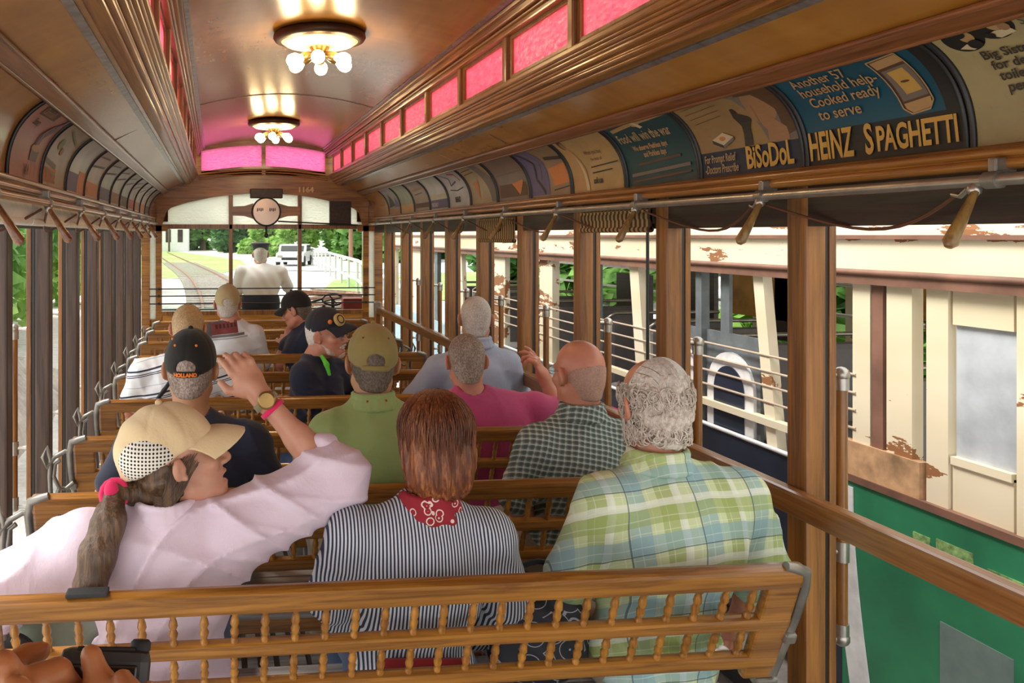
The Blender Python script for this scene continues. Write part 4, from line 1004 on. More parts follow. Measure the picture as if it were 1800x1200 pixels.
# seats and screens inside; the amber ones have orange light put into their colour
for i, y in enumerate((3.62, 4.9, 5.75, 6.4, 7.6, 8.9, 9.9, 10.8)):
    m = MB(); m.bbox((SX+.75, y, .78), (.95, .09, .52), .04); m.bbox((SX+.75, y-.25, .5), (.95, .42, .12), .03); put('seat', m, M['seat_grey'], t)
    m = MB(); m.tube([(SX+.28, y, .78), (SX+.28, y, 1.05), (SX+.34, y, 1.09), (SX+1.2, y, 1.09)], .014, 8); put('seat_rail', m, M['nickel'], t)
for y0, y1, z0, z1, mt in ((3.62, 4.05, 1.18, 1.45, 'amber'), (5.2, 5.85, 1.05, 1.45, 'amber'), (3.66, 3.8, 1.10, 1.17, 'red_panel'), (5.0, 5.2, .9, 1.46, 'dark'), (6.2, 6.7, .85, 1.46, 'dark'), (7.3, 7.8, .8, 1.3, 'dark')):
    if mt == 'red_panel': M.setdefault('red_panel', plain('red_panel', (.45, .03, .03), .5))
    m = MB(); m.box2((SX+1.5, y0+.75, z0), (SX+1.54, y1+.95, z1)); put('interior_screen', m, M[mt], t)
m = MB(); m.box2((SX+.1, E0, GZ+.05), (SX+W_-.1, E1, -.3)); put('underframe', m, M['black'], t)
m = MB(); m.bbox((SX+.02, 6.6, -.42), (.35, 10.5, .05), .01); put('running_board', m, M['tie'], t)
# ------------------------------------------------------------------ soft surfaces (people, hair, clothes, bags)
def V3(p): return np.array(p, dtype=np.float64)
class Fr:
    """a frame: origin, rotation (columns x right, y front, z up), scale"""
    def __init__(s, o, R=None, sc_=1.0): s.o = V3(o); s.R = np.eye(3) if R is None else np.array(R); s.s = sc_
    def p(s, q): return s.o+s.R @ (V3(q)*s.s)
    def v(s, q): return s.R @ V3(q)
def rot(yaw=0, pitch=0, roll=0):
    """yaw: degrees the front turns clockwise seen from above; pitch: up; roll: to the right"""
    return np.array(Matrix.Rotation(math.radians(-yaw), 3, 'Z') @ Matrix.Rotation(math.radians(pitch), 3, 'X') @ Matrix.Rotation(math.radians(roll), 3, 'Y'))
class Sdf:
    def __init__(s): s.ops = []
    def cap(s, a, b, ra, rb=None, k=.02, fr=None, op='+'):
        rb = ra if rb is None else rb
        if fr is not None: a, b, ra, rb = fr.p(a), fr.p(b), ra*fr.s, rb*fr.s
        s.ops.append(('c', V3(a), V3(b), ra, rb, k, op)); return s
    def ell(s, c, r, k=.02, R=None, fr=None, op='+'):
        r = V3(r); R = np.eye(3) if R is None else R
        if fr is not None: c = fr.p(c); r = r*fr.s; R = fr.R @ R
        s.ops.append(('e', V3(c), r, R, None, k, op)); return s
    def plane(s, p, n, k=.004, fr=None):
        """keep the side the normal points away from"""
        if fr is not None: p, n = fr.p(p), fr.v(n)
        n = V3(n); s.ops.append(('p', V3(p), n/np.linalg.norm(n), None, None, k, '&')); return s
    def mesh(s, res, disp=None, pad=.012):
        lo = np.full(3, 1e9); hi = -lo
        for o in s.ops:
            if o[6] != '+': continue
            if o[0] == 'c':
                for q, r in ((o[1], o[3]), (o[2], o[4])): lo = np.minimum(lo, q-r); hi = np.maximum(hi, q+r)
            else:
                e = np.sqrt(((o[3]*o[2][None, :])**2).sum(1)); lo = np.minimum(lo, o[1]-e); hi = np.maximum(hi, o[1]+e)
        lo -= pad+res*2; hi += pad+res*2
        n = np.ceil((hi-lo)/res).astype(int)+1
        ax = [lo[i]+res*np.arange(n[i]) for i in range(3)]
        V = np.full(n, .2)
        for ty, a, b, c, d, k, op in s.ops:
            if ty == 'c': l = np.minimum(a-c, b-d); h = np.maximum(a+c, b+d)
            elif ty == 'e': e = np.sqrt(((c*b[None, :])**2).sum(1)); l, h = a-e, a+e
            else: l, h = lo, hi
            m = k+3*res
            i0 = np.clip(np.floor((l-m-lo)/res).astype(int), 0, n-1); i1 = np.clip(np.ceil((h+m-lo)/res).astype(int)+1, 1, n)
            if (i1 <= i0).any(): continue
            sl = tuple(slice(i0[i], i1[i]) for i in range(3))
            P = [ax[0][sl[0]][:, None, None], ax[1][sl[1]][None, :, None], ax[2][sl[2]][None, None, :]]
            if ty == 'c':
                ba = b-a; L2 = max(1e-9, ba @ ba); q = [P[i]-a[i] for i in range(3)]
                t_ = np.clip((q[0]*ba[0]+q[1]*ba[1]+q[2]*ba[2])/L2, 0, 1)
                D = np.sqrt((q[0]-t_*ba[0])**2+(q[1]-t_*ba[1])**2+(q[2]-t_*ba[2])**2)-(c+(d-c)*t_)
            elif ty == 'e':
                q = [P[i]-a[i] for i in range(3)]
                w_ = [q[0]*c[0, j]+q[1]*c[1, j]+q[2]*c[2, j] for j in range(3)]
                k0 = np.sqrt(sum((w_[j]/b[j])**2 for j in range(3))); k1 = np.sqrt(sum((w_[j]/b[j]**2)**2 for j in range(3)))
                D = k0*(k0-1)/np.maximum(k1, 1e-6)
            else: D = (P[0]-a[0])*b[0]+(P[1]-a[1])*b[1]+(P[2]-a[2])*b[2]
            A = V[sl]
            h_ = np.maximum(k-np.abs(A-(D if op == '+' else (-D if op == '-' else D))), 0)/max(k, 1e-6)
            if op == '+': V[sl] = np.minimum(A, D)-h_*h_*k/4
            elif op == '-': V[sl] = np.maximum(A, -D)+h_*h_*k/4
            else: V[sl] = np.maximum(A, D)+h_*h_*k/4
        if disp is not None:
            V = V+disp(ax[0][:, None, None], ax[1][None, :, None], ax[2][None, None, :])
        V[0] = V[-1] = .2; V[:, 0] = V[:, -1] = .2; V[:, :, 0] = V[:, :, -1] = .2
        return nets(V, lo, res)
def nets(V, lo, res):
    S = V < 0; nx, ny, nz = V.shape
    cs = [(i, j, k) for i in (0, 1) for j in (0, 1) for k in (0, 1)]
    sub = lambda A, c: A[c[0]:nx-1+c[0], c[1]:ny-1+c[1], c[2]:nz-1+c[2]]
    cnt = sum(sub(S, c).astype(np.int8) for c in cs)
    act = np.argwhere((cnt > 0) & (cnt < 8))
    if len(act) == 0: return np.zeros((0, 3)), []
    idx = -np.ones((nx-1, ny-1, nz-1), dtype=np.int64); idx[act[:, 0], act[:, 1], act[:, 2]] = np.arange(len(act))
    acc = np.zeros((len(act), 3)); num = np.zeros(len(act))
    vals = {c: V[act[:, 0]+c[0], act[:, 1]+c[1], act[:, 2]+c[2]] for c in cs}
    for c in cs:
        for d in range(3):
            if c[d]: continue
            e = list(c); e[d] = 1; e = tuple(e); va, vb_ = vals[c], vals[e]; m = (va < 0) != (vb_ < 0)
            t_ = np.where(m, va/np.where(m, va-vb_, 1), 0)
            p = np.zeros((len(act), 3)); p += c; p[:, d] += t_
            acc[m] += p[m]; num[m] += 1
    pts = lo+(act+acc/num[:, None])*res
    F = []
    for d in range(3):
        u, v = (d+1) % 3, (d+2) % 3
        A = S; sl0 = [slice(1, -1)]*3; sl0[d] = slice(0, -1); sl1 = [slice(1, -1)]*3; sl1[d] = slice(1, None)
        a, b = A[tuple(sl0)], A[tuple(sl1)]; w_ = np.argwhere(a != b)
        if len(w_) == 0: continue
        fl_ = a[w_[:, 0], w_[:, 1], w_[:, 2]]
        g = w_.copy(); g[:, u] += 1; g[:, v] += 1
        q = []
        for du, dv in ((-1, -1), (0, -1), (0, 0), (-1, 0)):
            h = g.copy(); h[:, u] += du; h[:, v] += dv; q.append(idx[h[:, 0], h[:, 1], h[:, 2]])
        q = np.stack(q, 1); q[~fl_] = q[~fl_][:, ::-1]; F.append(q)
    return pts, np.concatenate(F)
def soft(name, parts, mat, parent=None, origin=None):
    """one mesh object from one or several (points, quads)"""
    o0 = BASE[parent.name] if parent is not None else Vector(origin)
    vs = []; fs = []; n = 0
    for p, f in parts:
        if len(p) == 0: continue
        vs.append(np.asarray(p)-np.array(o0)); fs += [tuple(int(i)+n for i in q) for q in f]; n += len(p)
    me = bpy.data.meshes.new(name); me.from_pydata(np.concatenate(vs).tolist(), [], fs)
    me.polygons.foreach_set('use_smooth', [True]*len(me.polygons)); me.validate(); me.update()
    return put(name, me, mat, parent, origin)
def mbparts(mb): return (np.array([tuple(p) for p in mb.v]), mb.f)

def creases(amp, dirs, ph=0.0, p=3):
    """sharp cloth folds: ridges along warped waves"""
    def f(X, Y, Z):
        w1 = np.sin(7*X+5*Z+ph)+np.sin(6*Z-4*X+2.1*ph); t_ = 0
        for (a, b, c), g in dirs:
            s_ = np.sin(a*X+b*Y+c*Z+1.5*w1+ph*2.3); m_ = .5+.5*np.sin(5*X-6*Z+a+ph)
            t_ = t_-g*m_*(1-np.abs(s_))**p
        return amp*t_
    return f
def waves(amp, dirs, ph=0.0):
    """cloth folds: warped waves; dirs = list of ((x, y, z) wave vectors in rad/m, weight)"""
    def f(X, Y, Z):
        w1 = np.sin(9*X+7*Z+ph)+np.sin(11*Y-8*Z+ph*1.7); t_ = 0
        for (a, b, c), g in dirs:
            t_ = t_+g*np.sin(a*X+b*Y+c*Z+1.6*w1+ph*2.3)
        return amp*t_
    return f

# ---- skin and cloth
def skin(name, a, b, mott=.5):
    t = NT(name); v = t.coord(); f = t.noise(v, 9, 5, .6); g = t.noise(v, 90, 3)
    c = t.mix(t.math('MULTIPLY', f, 1.0), a, b); t.bump(g, .08, .003)
    t.b.inputs['Subsurface Weight'].default_value = .12; t.b.inputs['Subsurface Radius'].default_value = (.02, .008, .004); t.b.inputs['Subsurface Scale'].default_value = .5
    return t.fin(c, .42)
M['skin'] = skin('fair_skin', (.42, .185, .115), (.62, .32, .215))
M['skin_red'] = skin('ruddy_skin', (.46, .16, .095), (.66, .30, .20))
M['skin_tan'] = skin('warm_skin', (.38, .16, .07), (.55, .27, .135))
M['skin_warm'] = skin('lamp_lit_skin', (.36, .125, .042), (.52, .21, .085))
def cloth(name, col, weave=700, bump=.15, var=.10, rough=.85):
    t = NT(name); v = t.coord(); f = t.noise(v, 5, 5, .6); g = t.noise(v, weave, 2)
    c = t.ramp(f, [(.3, tuple(x*(1-var) for x in col)), (.7, tuple(min(1, x*(1+var)) for x in col))])
    t.bump(t.math('ADD', t.math('MULTIPLY', t.noise(t.coord((1, 1, .5)), 11, 4, .55, .6), 1.0), t.math('MULTIPLY', g, .12)), bump, .03)
    t.b.inputs['Sheen Weight'].default_value = .15
    return t.fin(c, rough)
def hairmat(name, a, b, c, scale=(1, 1, .12), sc_=140, rough=.42):
    t = NT(name); v = t.coord(scale); f = t.noise(v, sc_, 4, .7, .3); g = t.noise(t.coord((1, 1, .4)), 14, 3)
    q = t.math('ADD', t.math('MULTIPLY', f, .7), t.math('MULTIPLY', g, .3))
    t.bump(f, .5, .006); return t.fin(t.ramp(q, [(.34, a), (.5, b), (.66, c)]), rough)

# ---- anatomy
def head(S, fr, fem=False, smile=0.0, beardy=False):
    k = .03
    S.ell((0, -.012, .032), (.0765, .097, .088), k, fr=fr)
    S.ell((0, .03, -.045), (.060, .064, .074), k, fr=fr)
    S.ell((0, -.03, -.02), (.064, .068, .06), k, fr=fr)
    S.ell((0, .070, -.099), (.024, .022, .018), .025, fr=fr)
    for s in (-1, 1):
        S.cap((s*.055, .0, -.065), (s*.022, .066, -.098), .018, .015, .025, fr=fr)          # jaw line
        S.ell((s*.043, .062, -.026+.004*smile), (.022, .022, .02), .02, fr=fr)              # cheek
        S.cap((s*.012, .089, .024), (s*.05, .07, .022), .009, .009, .014, fr=fr)           # brow
        S.ell((s*.032, .099, .004), (.016, .014, .011), .012, fr=fr, op='-')
        S.ell((s*.032, .080, .003), (.0135, .0135, .0125), .004, fr=fr)                      # lid
    S.cap((0, .088, .012), (0, .112, -.032), .0085, .0115, .012, fr=fr)
    for s in (-1, 1): S.ell((s*.012, .101, -.036), (.0095, .011, .008), .008, fr=fr)
    if smile:
        S.ell((0, .088, -.060), (.027, .014, .006), .008, fr=fr); S.ell((0, .084, -.085), (.024, .014, .006), .008, fr=fr)
        S.ell((0, .094, -.072), (.024, .013, .0085), .005, fr=fr, op='-')
    else:
        S.ell((0, .090, -.062), (.024, .013, .006), .008, fr=fr); S.ell((0, .088, -.074), (.021, .013, .0065), .008, fr=fr)
        S.cap((-.018, .101, -.068), (.018, .101, -.068), .0025, .0025, .004, fr=fr, op='-')
    es = .84 if fem else 1.0
    for s in (-1, 1):
        R = rot(-s*30, 0, 0) @ rot(0, -8, s*6)
        S.ell((s*.087, -.014, -.004), (.0085, .021*es, .034*es), .005, R, fr=fr)
        S.ell((s*.098, -.002, -.002), (.0095, .012*es, .021*es), .005, R, fr=fr, op='-')
        S.ell((s*.082, -.004, -.004-.028*es), (.0085, .010*es, .010*es), .006, fr=fr)
        S.cap((s*.070, .0, -.010), (s*.080, -.006, -.006), .012, .009, .008, fr=fr)
def neck(S, fr, base, r=.058):
    a = fr.p((0, -.028, -.05)); S.cap(a, base, r*fr.s, r*1.12, .03)
def hand(S, wrist, d, nrm, side=1, curl=.6, sc_=1.0, spread=0.0, curls=None, thumb=None):
    """wrist point, pointing direction, back-of-hand normal; side +1: the thumb on +x"""
    y = V3(d)/np.linalg.norm(d); z = V3(nrm)-y*(V3(nrm) @ y); z /= np.linalg.norm(z); x = np.cross(y, z)
    f = Fr(wrist, np.stack([x, y, z], 1), sc_)
    S.cap((0, -.02, 0), (0, .02, 0), .027, .028, .02, fr=f)
    S.ell((0, .048, 0), (.041, .052, .0165), .015, fr=f)
    S.ell((side*.022, .035, -.008), (.02, .03, .016), .012, fr=f)
    L_ = (.062, .074, .080, .072); 
    for i in range(4):
        bx = side*(-.030+.0205*i); c = curl if curls is None else curls[i]; l = L_[i]
        p = V3((bx, .088-(.006 if i in (0, 3) else 0), .001)); a = 0; sp = spread*(i-1.5)*side*.12
        S.ell((p[0], p[1]-.004, .004), (.011, .012, .011), .008, fr=f)
        for j, (fr_, r0, r1) in enumerate(((.45, .0098, .0090), (.32, .0088, .0082), (.26, .0080, .0070))):
            a += c*(.75 if j == 0 else 1.0); q = p+l*fr_*V3((math.sin(sp), math.cos(a), -math.sin(a)))
            S.cap(p, q, r0, r1, .005, fr=f); p = q
    t1, t2, t3 = ((side*.034, .018, -.006), (side*.062, .046, -.014), (side*.066, .076, -.022)) if thumb is None else thumb
    S.cap(t1, t2, .0135, .0115, .012, fr=f); S.cap(t2, t3, .0112, .0092, .006, fr=f)
    return f
def limb(S, a, b, c, r=(.052, .043, .040, .027), g=0.0, k=.025, upto=2.0):
    """shoulder a, elbow b, wrist c; upto: how far the sleeve or limb runs (1 = elbow, 2 = wrist)"""
    a, b, c = V3(a), V3(b), V3(c)
    if upto <= 1: S.cap(a, a+(b-a)*upto, r[0]+g, r[0]+(r[1]-r[0])*upto+g, k)
    else:
        S.cap(a, b, r[0]+g, r[1]+g, k); t_ = upto-1
        S.cap(b, b+(c-b)*t_, r[2]+g, r[2]+(r[3]-r[2])*t_+g, k)
        if t_ > .4: q = b+(c-b)*.28; S.cap(q, b+(c-b)*.45, r[2]*1.04+g, r[2]*.95+g, k)
class Body:
    def __init__(s, SL, SR, neckb, hip, fat=1.0, fem=False):
        s.SL, s.SR, s.nb, s.hip, s.fat, s.fem = V3(SL), V3(SR), V3(neckb), V3(hip), fat, fem
        s.mid = (s.SL+s.SR)/2; s.sw = np.linalg.norm(s.SR-s.SL)/2
        x = (s.SR-s.SL)/(2*s.sw); z = s.nb-s.hip; z -= x*(z @ x); z /= np.linalg.norm(z); y = np.cross(z, x)
        s.R = np.stack([x, y, z], 1); s.x, s.y, s.z = x, y, z; s.h = (s.mid-s.hip) @ z
    def torso(s, S, g=0.0):
        f = s.fat; R = s.R; m = s.mid; w_ = s.sw
        S.ell(m-s.z*.12+s.y*.005, (w_*.93+g, .118*f+g, .175+g), .05, R)
        S.ell(m-s.z*.09-s.y*.045, (w_*.86+g, .075+g, .145+g), .05, R)
        q = s.hip+(m-s.hip)*.42; S.ell(q+s.y*.03*f, (w_*.80*(.92+.08*f)+g, .135*f+g, .19+g), .06, R)
        S.ell(s.hip+s.y*.0, (w_*.90+g, .135+g, .125+g), .05, R)
        for a in (s.SL, s.SR):
            S.cap(s.nb-s.z*.02-s.y*.005, a+(m-a)*.12+s.z*.002, .047+g, .052+g, .05)
            S.cap(a, a-s.z*.05, .056+g, .05+g, .04)
        if s.fem:
            for sx in (-1, 1): S.ell(m-s.z*.17+s.x*sx*.075+s.y*.10, (.07+g, .06+g, .07+g), .03, R)
    def legs(s, S, g=0.0, shoe=False):
        H = s.hip; yf = V3((s.y[0]*.6, s.y[1], 0)); yf /= np.linalg.norm(yf)
        for sx in (-1, 1):
            a = H+s.x*sx*.085-V3((0, 0, .02)); b = a+yf*.40+s.x*sx*.03; b[2] = max(.50, a[2]-.02); c = b+yf*.04; c[2] = .09
            S.cap(a, b, .082+g, .062+g, .03); S.cap(b, c, .06+g, .045+g, .03)
    def shoes(s, S):
        H = s.hip; yf = V3((s.y[0]*.6, s.y[1], 0)); yf /= np.linalg.norm(yf)
        for sx in (-1, 1):
            b = H+s.x*sx*.115+yf*.44
            p = V3((b[0], b[1], .055)); S.cap(p-yf*.05, p+yf*.14, .04, .034, .02)
def eyes(fr, root, closed=False):
    for s in (-1, 1):
        m = MB(); c = fr.p((s*.032, .0855, .003)); m.ball(c, .0115*fr.s, 12); e = put('eye', m, M['eye_white'], root)
        m = MB(); c = fr.p((s*.032, .0945, .003)); m.ball(c, .0045*fr.s, 10); put('iris', m, M['iris'], e)
M['eye_white'] = plain('eye_white', (.72, .68, .64), .25, 0, .02); M['iris'] = plain('blue_grey_iris', (.05, .08, .10), .2)
def capdome(fr, root, mat, tilt=0.0, back_open=False, brim_yaw=0, name='cap', res=.006, brimmat=None, down=.012, h=.100, wv=None, rx=.0875, ry=.110, bl=.075, off=(0, -.006, .034), sl=.28, droop=.03):
    """baseball cap: crown with panel seams cut on a slope (lower behind), curved peak, button"""
    F = Fr(fr.p(off), fr.R @ rot(brim_yaw, tilt, 0), fr.s)
    S = Sdf(); S.ell((0, 0, .008), (rx, ry, h), .004, fr=F)
    if down > .012: S.cap((0, -ry*.25, -.02), (0, -ry*.3, -.05), rx*.86, rx*.80, .03, fr=F)
    S.plane((0, 0, -down), (0, sl, -1), .006, fr=F)
    if back_open: S.ell((0, -ry-.004, -down-sl*ry+.034), (.034, .034, .024), .006, fr=F, op='-')
    Ri = np.linalg.inv(F.R); o = F.o
    def seams(X, Y, Z):
        q = [(X-o[0])*Ri[i, 0]+(Y-o[1])*Ri[i, 1]+(Z-o[2])*Ri[i, 2] for i in range(3)]
        ph = np.arctan2(q[0], q[1]); r_ = np.sqrt(q[0]**2+q[1]**2)
        d = np.abs(((ph/(PI/3)+.5) % 1)-.5)*(PI/3)*r_
        return .0022*np.exp(-(d/.004)**2)+(0 if wv is None else wv(X, Y, Z))
    root_c = soft(name, [S.mesh(res*fr.s, seams)], mat, root)
    m = MB(); rows = []
    for i in range(15):
        a = -1.15+2.3*i/14; ca = math.cos(a); row = []
        for u in (0, .25, .5, .75, .93, 1.0):
            ln = bl*max(0, math.cos(a*.86))**.6*u; y = ca*(ry-.006)+ln
            row.append(tuple(F.p((math.sin(a)*(rx-.004)*(1-.06*u), y, -down+sl*(ry-.006)*ca+.006-droop*abs(math.sin(a))**1.7*u-.020*u*u))))
        rows.append(row)
    m.sheet(rows, True, tuple(F.v((0, 0, -.0055))))
    put('peak', m, brimmat or mat, root_c)
    m = MB(); m.ball(F.p((0, 0, h+.008)), .009*fr.s, 10); put('button', m, brimmat or mat, root_c)
    return root_c, F
def collar(b, mat, root, r=.068, h=.04, wdt=.012, name='collar', fold=True):
    S = Sdf(); n = b.nb; z = b.z
    for i in range(20):
        a0, a1 = [2*PI*(i+j)/20+PI/2 for j in (0, 1)]
        if fold and math.sin(a0) > .93: continue
        for zz, rr in ((.012, r), (-.012, r*1.09), (-.03, r*1.2)):
            p, q = [n+b.x*rr*math.cos(a)+b.y*(rr*1.0*math.sin(a)-.008)+z*(h-.022+zz-.012*math.sin(a)) for a in (a0, a1)]
            S.cap(p, q, wdt*.62, wdt*.62, .014)
    return soft(name, [S.mesh(.0065)], mat, root)
def strands(pts_fn, n, rad, seed, segs=9, taper=True):
    r = random.Random(seed); m = MB()
    for i in range(n):
        p = pts_fn(r, segs)
        if p is None: continue
        q = len(p); m.tube([tuple(a) for a in p], [rad*(1-.75*(j/(q-1))**2 if taper else 1) for j in range(q)], 4, False, False)
    return mbparts(m)
SEATZ = .54
PEOPLE = []
def person(label, k, headc, SL, SR, armL, armR, headrot, Y=None, fat=1.0, fem=False, skinm='skin', shirt=None, sleeve=2.0, trousers=None, sc_=1.0, res=.0075, folds=None, smile=0, face=False, hipx=None, hands=(None, None), hip=None, nb=None, bare=True, eyes_on=False, sleeve2=None, sleeve_g=.012, neckr=.058, group='passengers on the benches'):
    """armL / armR = (elbow, wrist); all points in world space"""
    fr = Fr(headc, rot(*headrot), sc_)
    mid = (V3(SL)+V3(SR))/2
    if hip is None: hip = (mid[0] if hipx is None else hipx, BY[k]+.315, SEATZ)
    if nb is None: nb = V3((mid[0]*.5+headc[0]*.5, mid[1]*.6+headc[1]*.4-.01, mid[2]*.45+headc[2]*.55-.055))
    nb = V3(nb); b = Body(SL, SR, nb, hip, fat, fem)
    org = (hip[0], hip[1], .44)
    H = Sdf(); head(H, fr, fem, smile); neck(H, fr, nb-b.z*.02, neckr)
    parts = [H.mesh(.005 if (face or res < .008) else .0065)]
    S = Sdf(); b.torso(S, -.006); neck(S, fr, nb-b.z*.02, neckr)
    for a, s_ in ((armL, b.SL), (armR, b.SR)): limb(S, s_, a[0], a[1])
    b.legs(S, -.008)
    parts.append(S.mesh(.012))
    for a, hh, sd in ((armL, hands[0], 1), (armR, hands[1], -1)):
        d = V3(a[1])-V3(a[0]); kw = dict(d=d, nrm=(0, -.2, 1), side=sd, curl=.5)
        if hh: kw.update(hh)
        G = Sdf(); G.cap(V3(a[1])-d/np.linalg.norm(d)*.06, a[1], .030, .027, .01); hand(G, a[1], **kw); parts.append(G.mesh(.0045 if hh else .006))
    root = soft('person', parts, M[skinm], None, org); tag(root, label, 'person', group)
    if shirt:
        S = Sdf(); b.torso(S, .010)
        su = (sleeve, sleeve if sleeve2 is None else sleeve2)
        for a, s_, u in ((armL, b.SL, su[0]), (armR, b.SR, su[1])):
            limb(S, s_, a[0], a[1], (.056, .052, .046, .036), sleeve_g, .03, u)
        S.cap(nb+b.z*.012-b.y*.008, nb+b.z*.2, .060, .064, .012, op='-')
        S.plane(b.hip-b.z*.06, -b.z, .02)
        dd = folds or creases(.010, [((18, 4, 9), .8), ((-14, 5, 14), .8), ((6, 8, 26), .6)], k*1.3+headc[0])
        soft('shirt', [S.mesh(res, dd)], M[shirt], root)
    if trousers:
        S = Sdf(); b.legs(S, .012); S.ell(b.hip+V3((0, .02, -.02)), (b.sw*.88+.012, .14, .12), .04, b.R); S.plane(b.hip+b.z*.06, b.z, .02)
        soft('trousers', [S.mesh(.013, waves(.003, [((40, 30, 20), 1), ((10, 50, -30), .6)]))], M[trousers], root)
        S = Sdf(); b.shoes(S); soft('shoes', [S.mesh(.012)], M['shoe'], root)
    if eyes_on: eyes(fr, root)
    PEOPLE.append(root)
    return root, fr, b
M['shoe'] = plain('dark_shoe_leather', (.03, .025, .022), .5)
# ------------------------------------------------------------------ clothes with a woven pattern
def band(t, c, period, phase, width):
    return t.math('LESS_THAN', t.math('FRACT', t.math('ADD', t.math('DIVIDE', c, period), phase)), width)
def cbump(t, s=.2):
    t.bump(t.math('ADD', t.noise(t.coord((1, 1, .5)), 11, 4, .55, .6), t.math('MULTIPLY', t.noise(t.coord(), 700, 2), .1)), s, .03)
def plaid_green():
    t = NT('green_blue_plaid'); v = t.coord(rot=(0, .10, 0)); nz = t.noise(t.coord(), 4, 2)
    q = t.xyz(v); x = t.math('ADD', q[0], t.math('MULTIPLY', nz, .03)); z = t.math('ADD', q[2], t.math('MULTIPLY', nz, .04))
    z = t.math('ADD', z, t.math('MULTIPLY', q[1], .5))
    c = hexc('c6d3a4')+(1,)
    lime, blue, wh, navy = hexc('93a557'), hexc('7fa6b4'), hexc('e6eadf'), hexc('3f5a72')
    for co, ph in ((x, .1), (z, .35)):
        c = t.mix(t.math('MULTIPLY', band(t, co, .17, ph, .30), .62), c, lime)
        c = t.mix(t.math('MULTIPLY', band(t, co, .17, ph+.42, .26), .60), c, blue)
        c = t.mix(t.math('MULTIPLY', band(t, co, .17, ph+.76, .12), .6), c, wh)
        c = t.mix(t.math('MULTIPLY', band(t, co, .034, ph, .07), .35), c, wh)
    for co, ph in ((x, .55), (z, .80)): c = t.mix(t.math('MULTIPLY', band(t, co, .17, ph, .022), .75), c, navy)
    cbump(t, .25); return t.fin(c, .85)
M['plaid_green'] = plaid_green()
def plaid_grey():
    t = NT('grey_green_check'); v = t.coord(rot=(0, -.2, .1)); nz = t.noise(t.coord(), 4, 2); q = t.xyz(v)
    x = t.math('ADD', q[0], t.math('MULTIPLY', nz, .02)); z = t.math('ADD', t.math('ADD', q[2], t.math('MULTIPLY', nz, .02)), t.math('MULTIPLY', q[1], .4))
    c = hexc('7a8982')+(1,)
    for co in (x, z):
        c = t.mix(t.math('MULTIPLY', band(t, co, .020, 0, .42), .55), c, hexc('3a4a44')); c = t.mix(t.math('MULTIPLY', band(t, co, .020, .45, .22), .6), c, hexc('c9d2cc'))
    cbump(t, .2); return t.fin(c, .85)
M['plaid_grey'] = plaid_grey()
def pin():
    t = NT('navy_white_stripe'); q = t.xyz(t.coord()); nz = t.noise(t.coord(), 5, 2)
    x = t.math('ADD', q[0], t.math('MULTIPLY', nz, .012)); x = t.math('ADD', x, t.math('MULTIPLY', q[2], t.math('MULTIPLY', q[0], .25)))
    c = t.mix(band(t, x, .0098, 0, .5), hexc('c9ccd3')+(1,), hexc('2c3346')); cbump(t, .25); return t.fin(c, .85)
M['pinstripe'] = pin()
def polo():
    t = NT('white_navy_polo'); q = t.xyz(t.coord(rot=(0, .22, 0))); nz = t.noise(t.coord(), 4, 2)
    z = t.math('ADD', q[2], t.math('MULTIPLY', nz, .03)); c = hexc('e4e7ec')+(1,)
    for ph, wd in ((.0, .075), (.13, .035), (.2, .035)): c = t.mix(band(t, z, .122, ph, wd), c, hexc('27324a'))
    c = t.mix(t.math('MULTIPLY', band(t, z, .122, .62, .03), .5), c, hexc('6d7486')); cbump(t, .2); return t.fin(c, .85)
M['polo'] = polo()
def printed_tee():
    t = NT('white_tee_streetcar_print'); q = t.xyz(t.coord(rot=(0, .12, 0))); c = hexc('d9dbe0')+(1,)
    def rect(x0, x1, z0, z1):
        f = t.math('MULTIPLY', t.math('GREATER_THAN', q[0], x0), t.math('LESS_THAN', q[0], x1)); g = t.math('MULTIPLY', t.math('GREATER_THAN', q[2], z0), t.math('LESS_THAN', q[2], z1))
        return t.math('MULTIPLY', t.math('MULTIPLY', f, g), t.math('LESS_THAN', q[1], .02))
    c = t.mix(rect(-.19, .10, .585, .675), c, hexc('7c3a38')); c = t.mix(rect(-.19, .10, .662, .675), c, hexc('5a5250')); c = t.mix(t.math('MULTIPLY', rect(-.06, .09, .625, .652), band(t, q[0], .026, 0, .6)), c, hexc('4a2422'))
    c = t.mix(rect(-.20, -.08, .58, .668), c, hexc('4f4543')); c = t.mix(rect(-.21, .14, .565, .583), c, hexc('6e6a6c')); c = t.mix(rect(-.14, .16, .550, .560), c, hexc('a2a2aa'))
    cbump(t, .2); return t.fin(c, .85)
M['tee_print'] = printed_tee()
M['pink_shirt'] = cloth('pale_pink_cotton', hexc('dcc9d8'), bump=.3, var=.04)
M['navy_tee'] = cloth('navy_jersey', hexc('1c2136'))
M['navy_tee2'] = cloth('dark_navy_jersey', hexc('141b33'))
M['green_polo'] = cloth('sage_green_pique', hexc('8d9e60'))
M['magenta_tee'] = cloth('raspberry_jersey', hexc('b4416f'), bump=.25)
M['grey_shirt'] = cloth('blue_grey_cotton', hexc('9aa3b5'), bump=.25)
M['dark_grey'] = cloth('charcoal_cloth', hexc('45423f'))
M['white_shirt'] = cloth('white_cotton', hexc('f2efee'), bump=.2, var=.04)
M['khaki'] = cloth('khaki_twill', hexc('8d7f6b')); M['jeans'] = cloth('blue_denim', hexc('35486b')); M['black_cloth'] = cloth('black_cloth', hexc('1d1e28'))
M['cap_beige'] = cloth('beige_cap_cotton', hexc('d9bf95'), bump=.25, var=.06); M['cap_black'] = cloth('black_cap_cloth', hexc('15130f')); M['cap_olive'] = cloth('olive_cap_cloth', hexc('8d7d47')); M['cap_tan'] = cloth('tan_cap_cloth', hexc('b3a077')); M['cap_navy'] = cloth('navy_cap_cloth', hexc('1b1a26'))
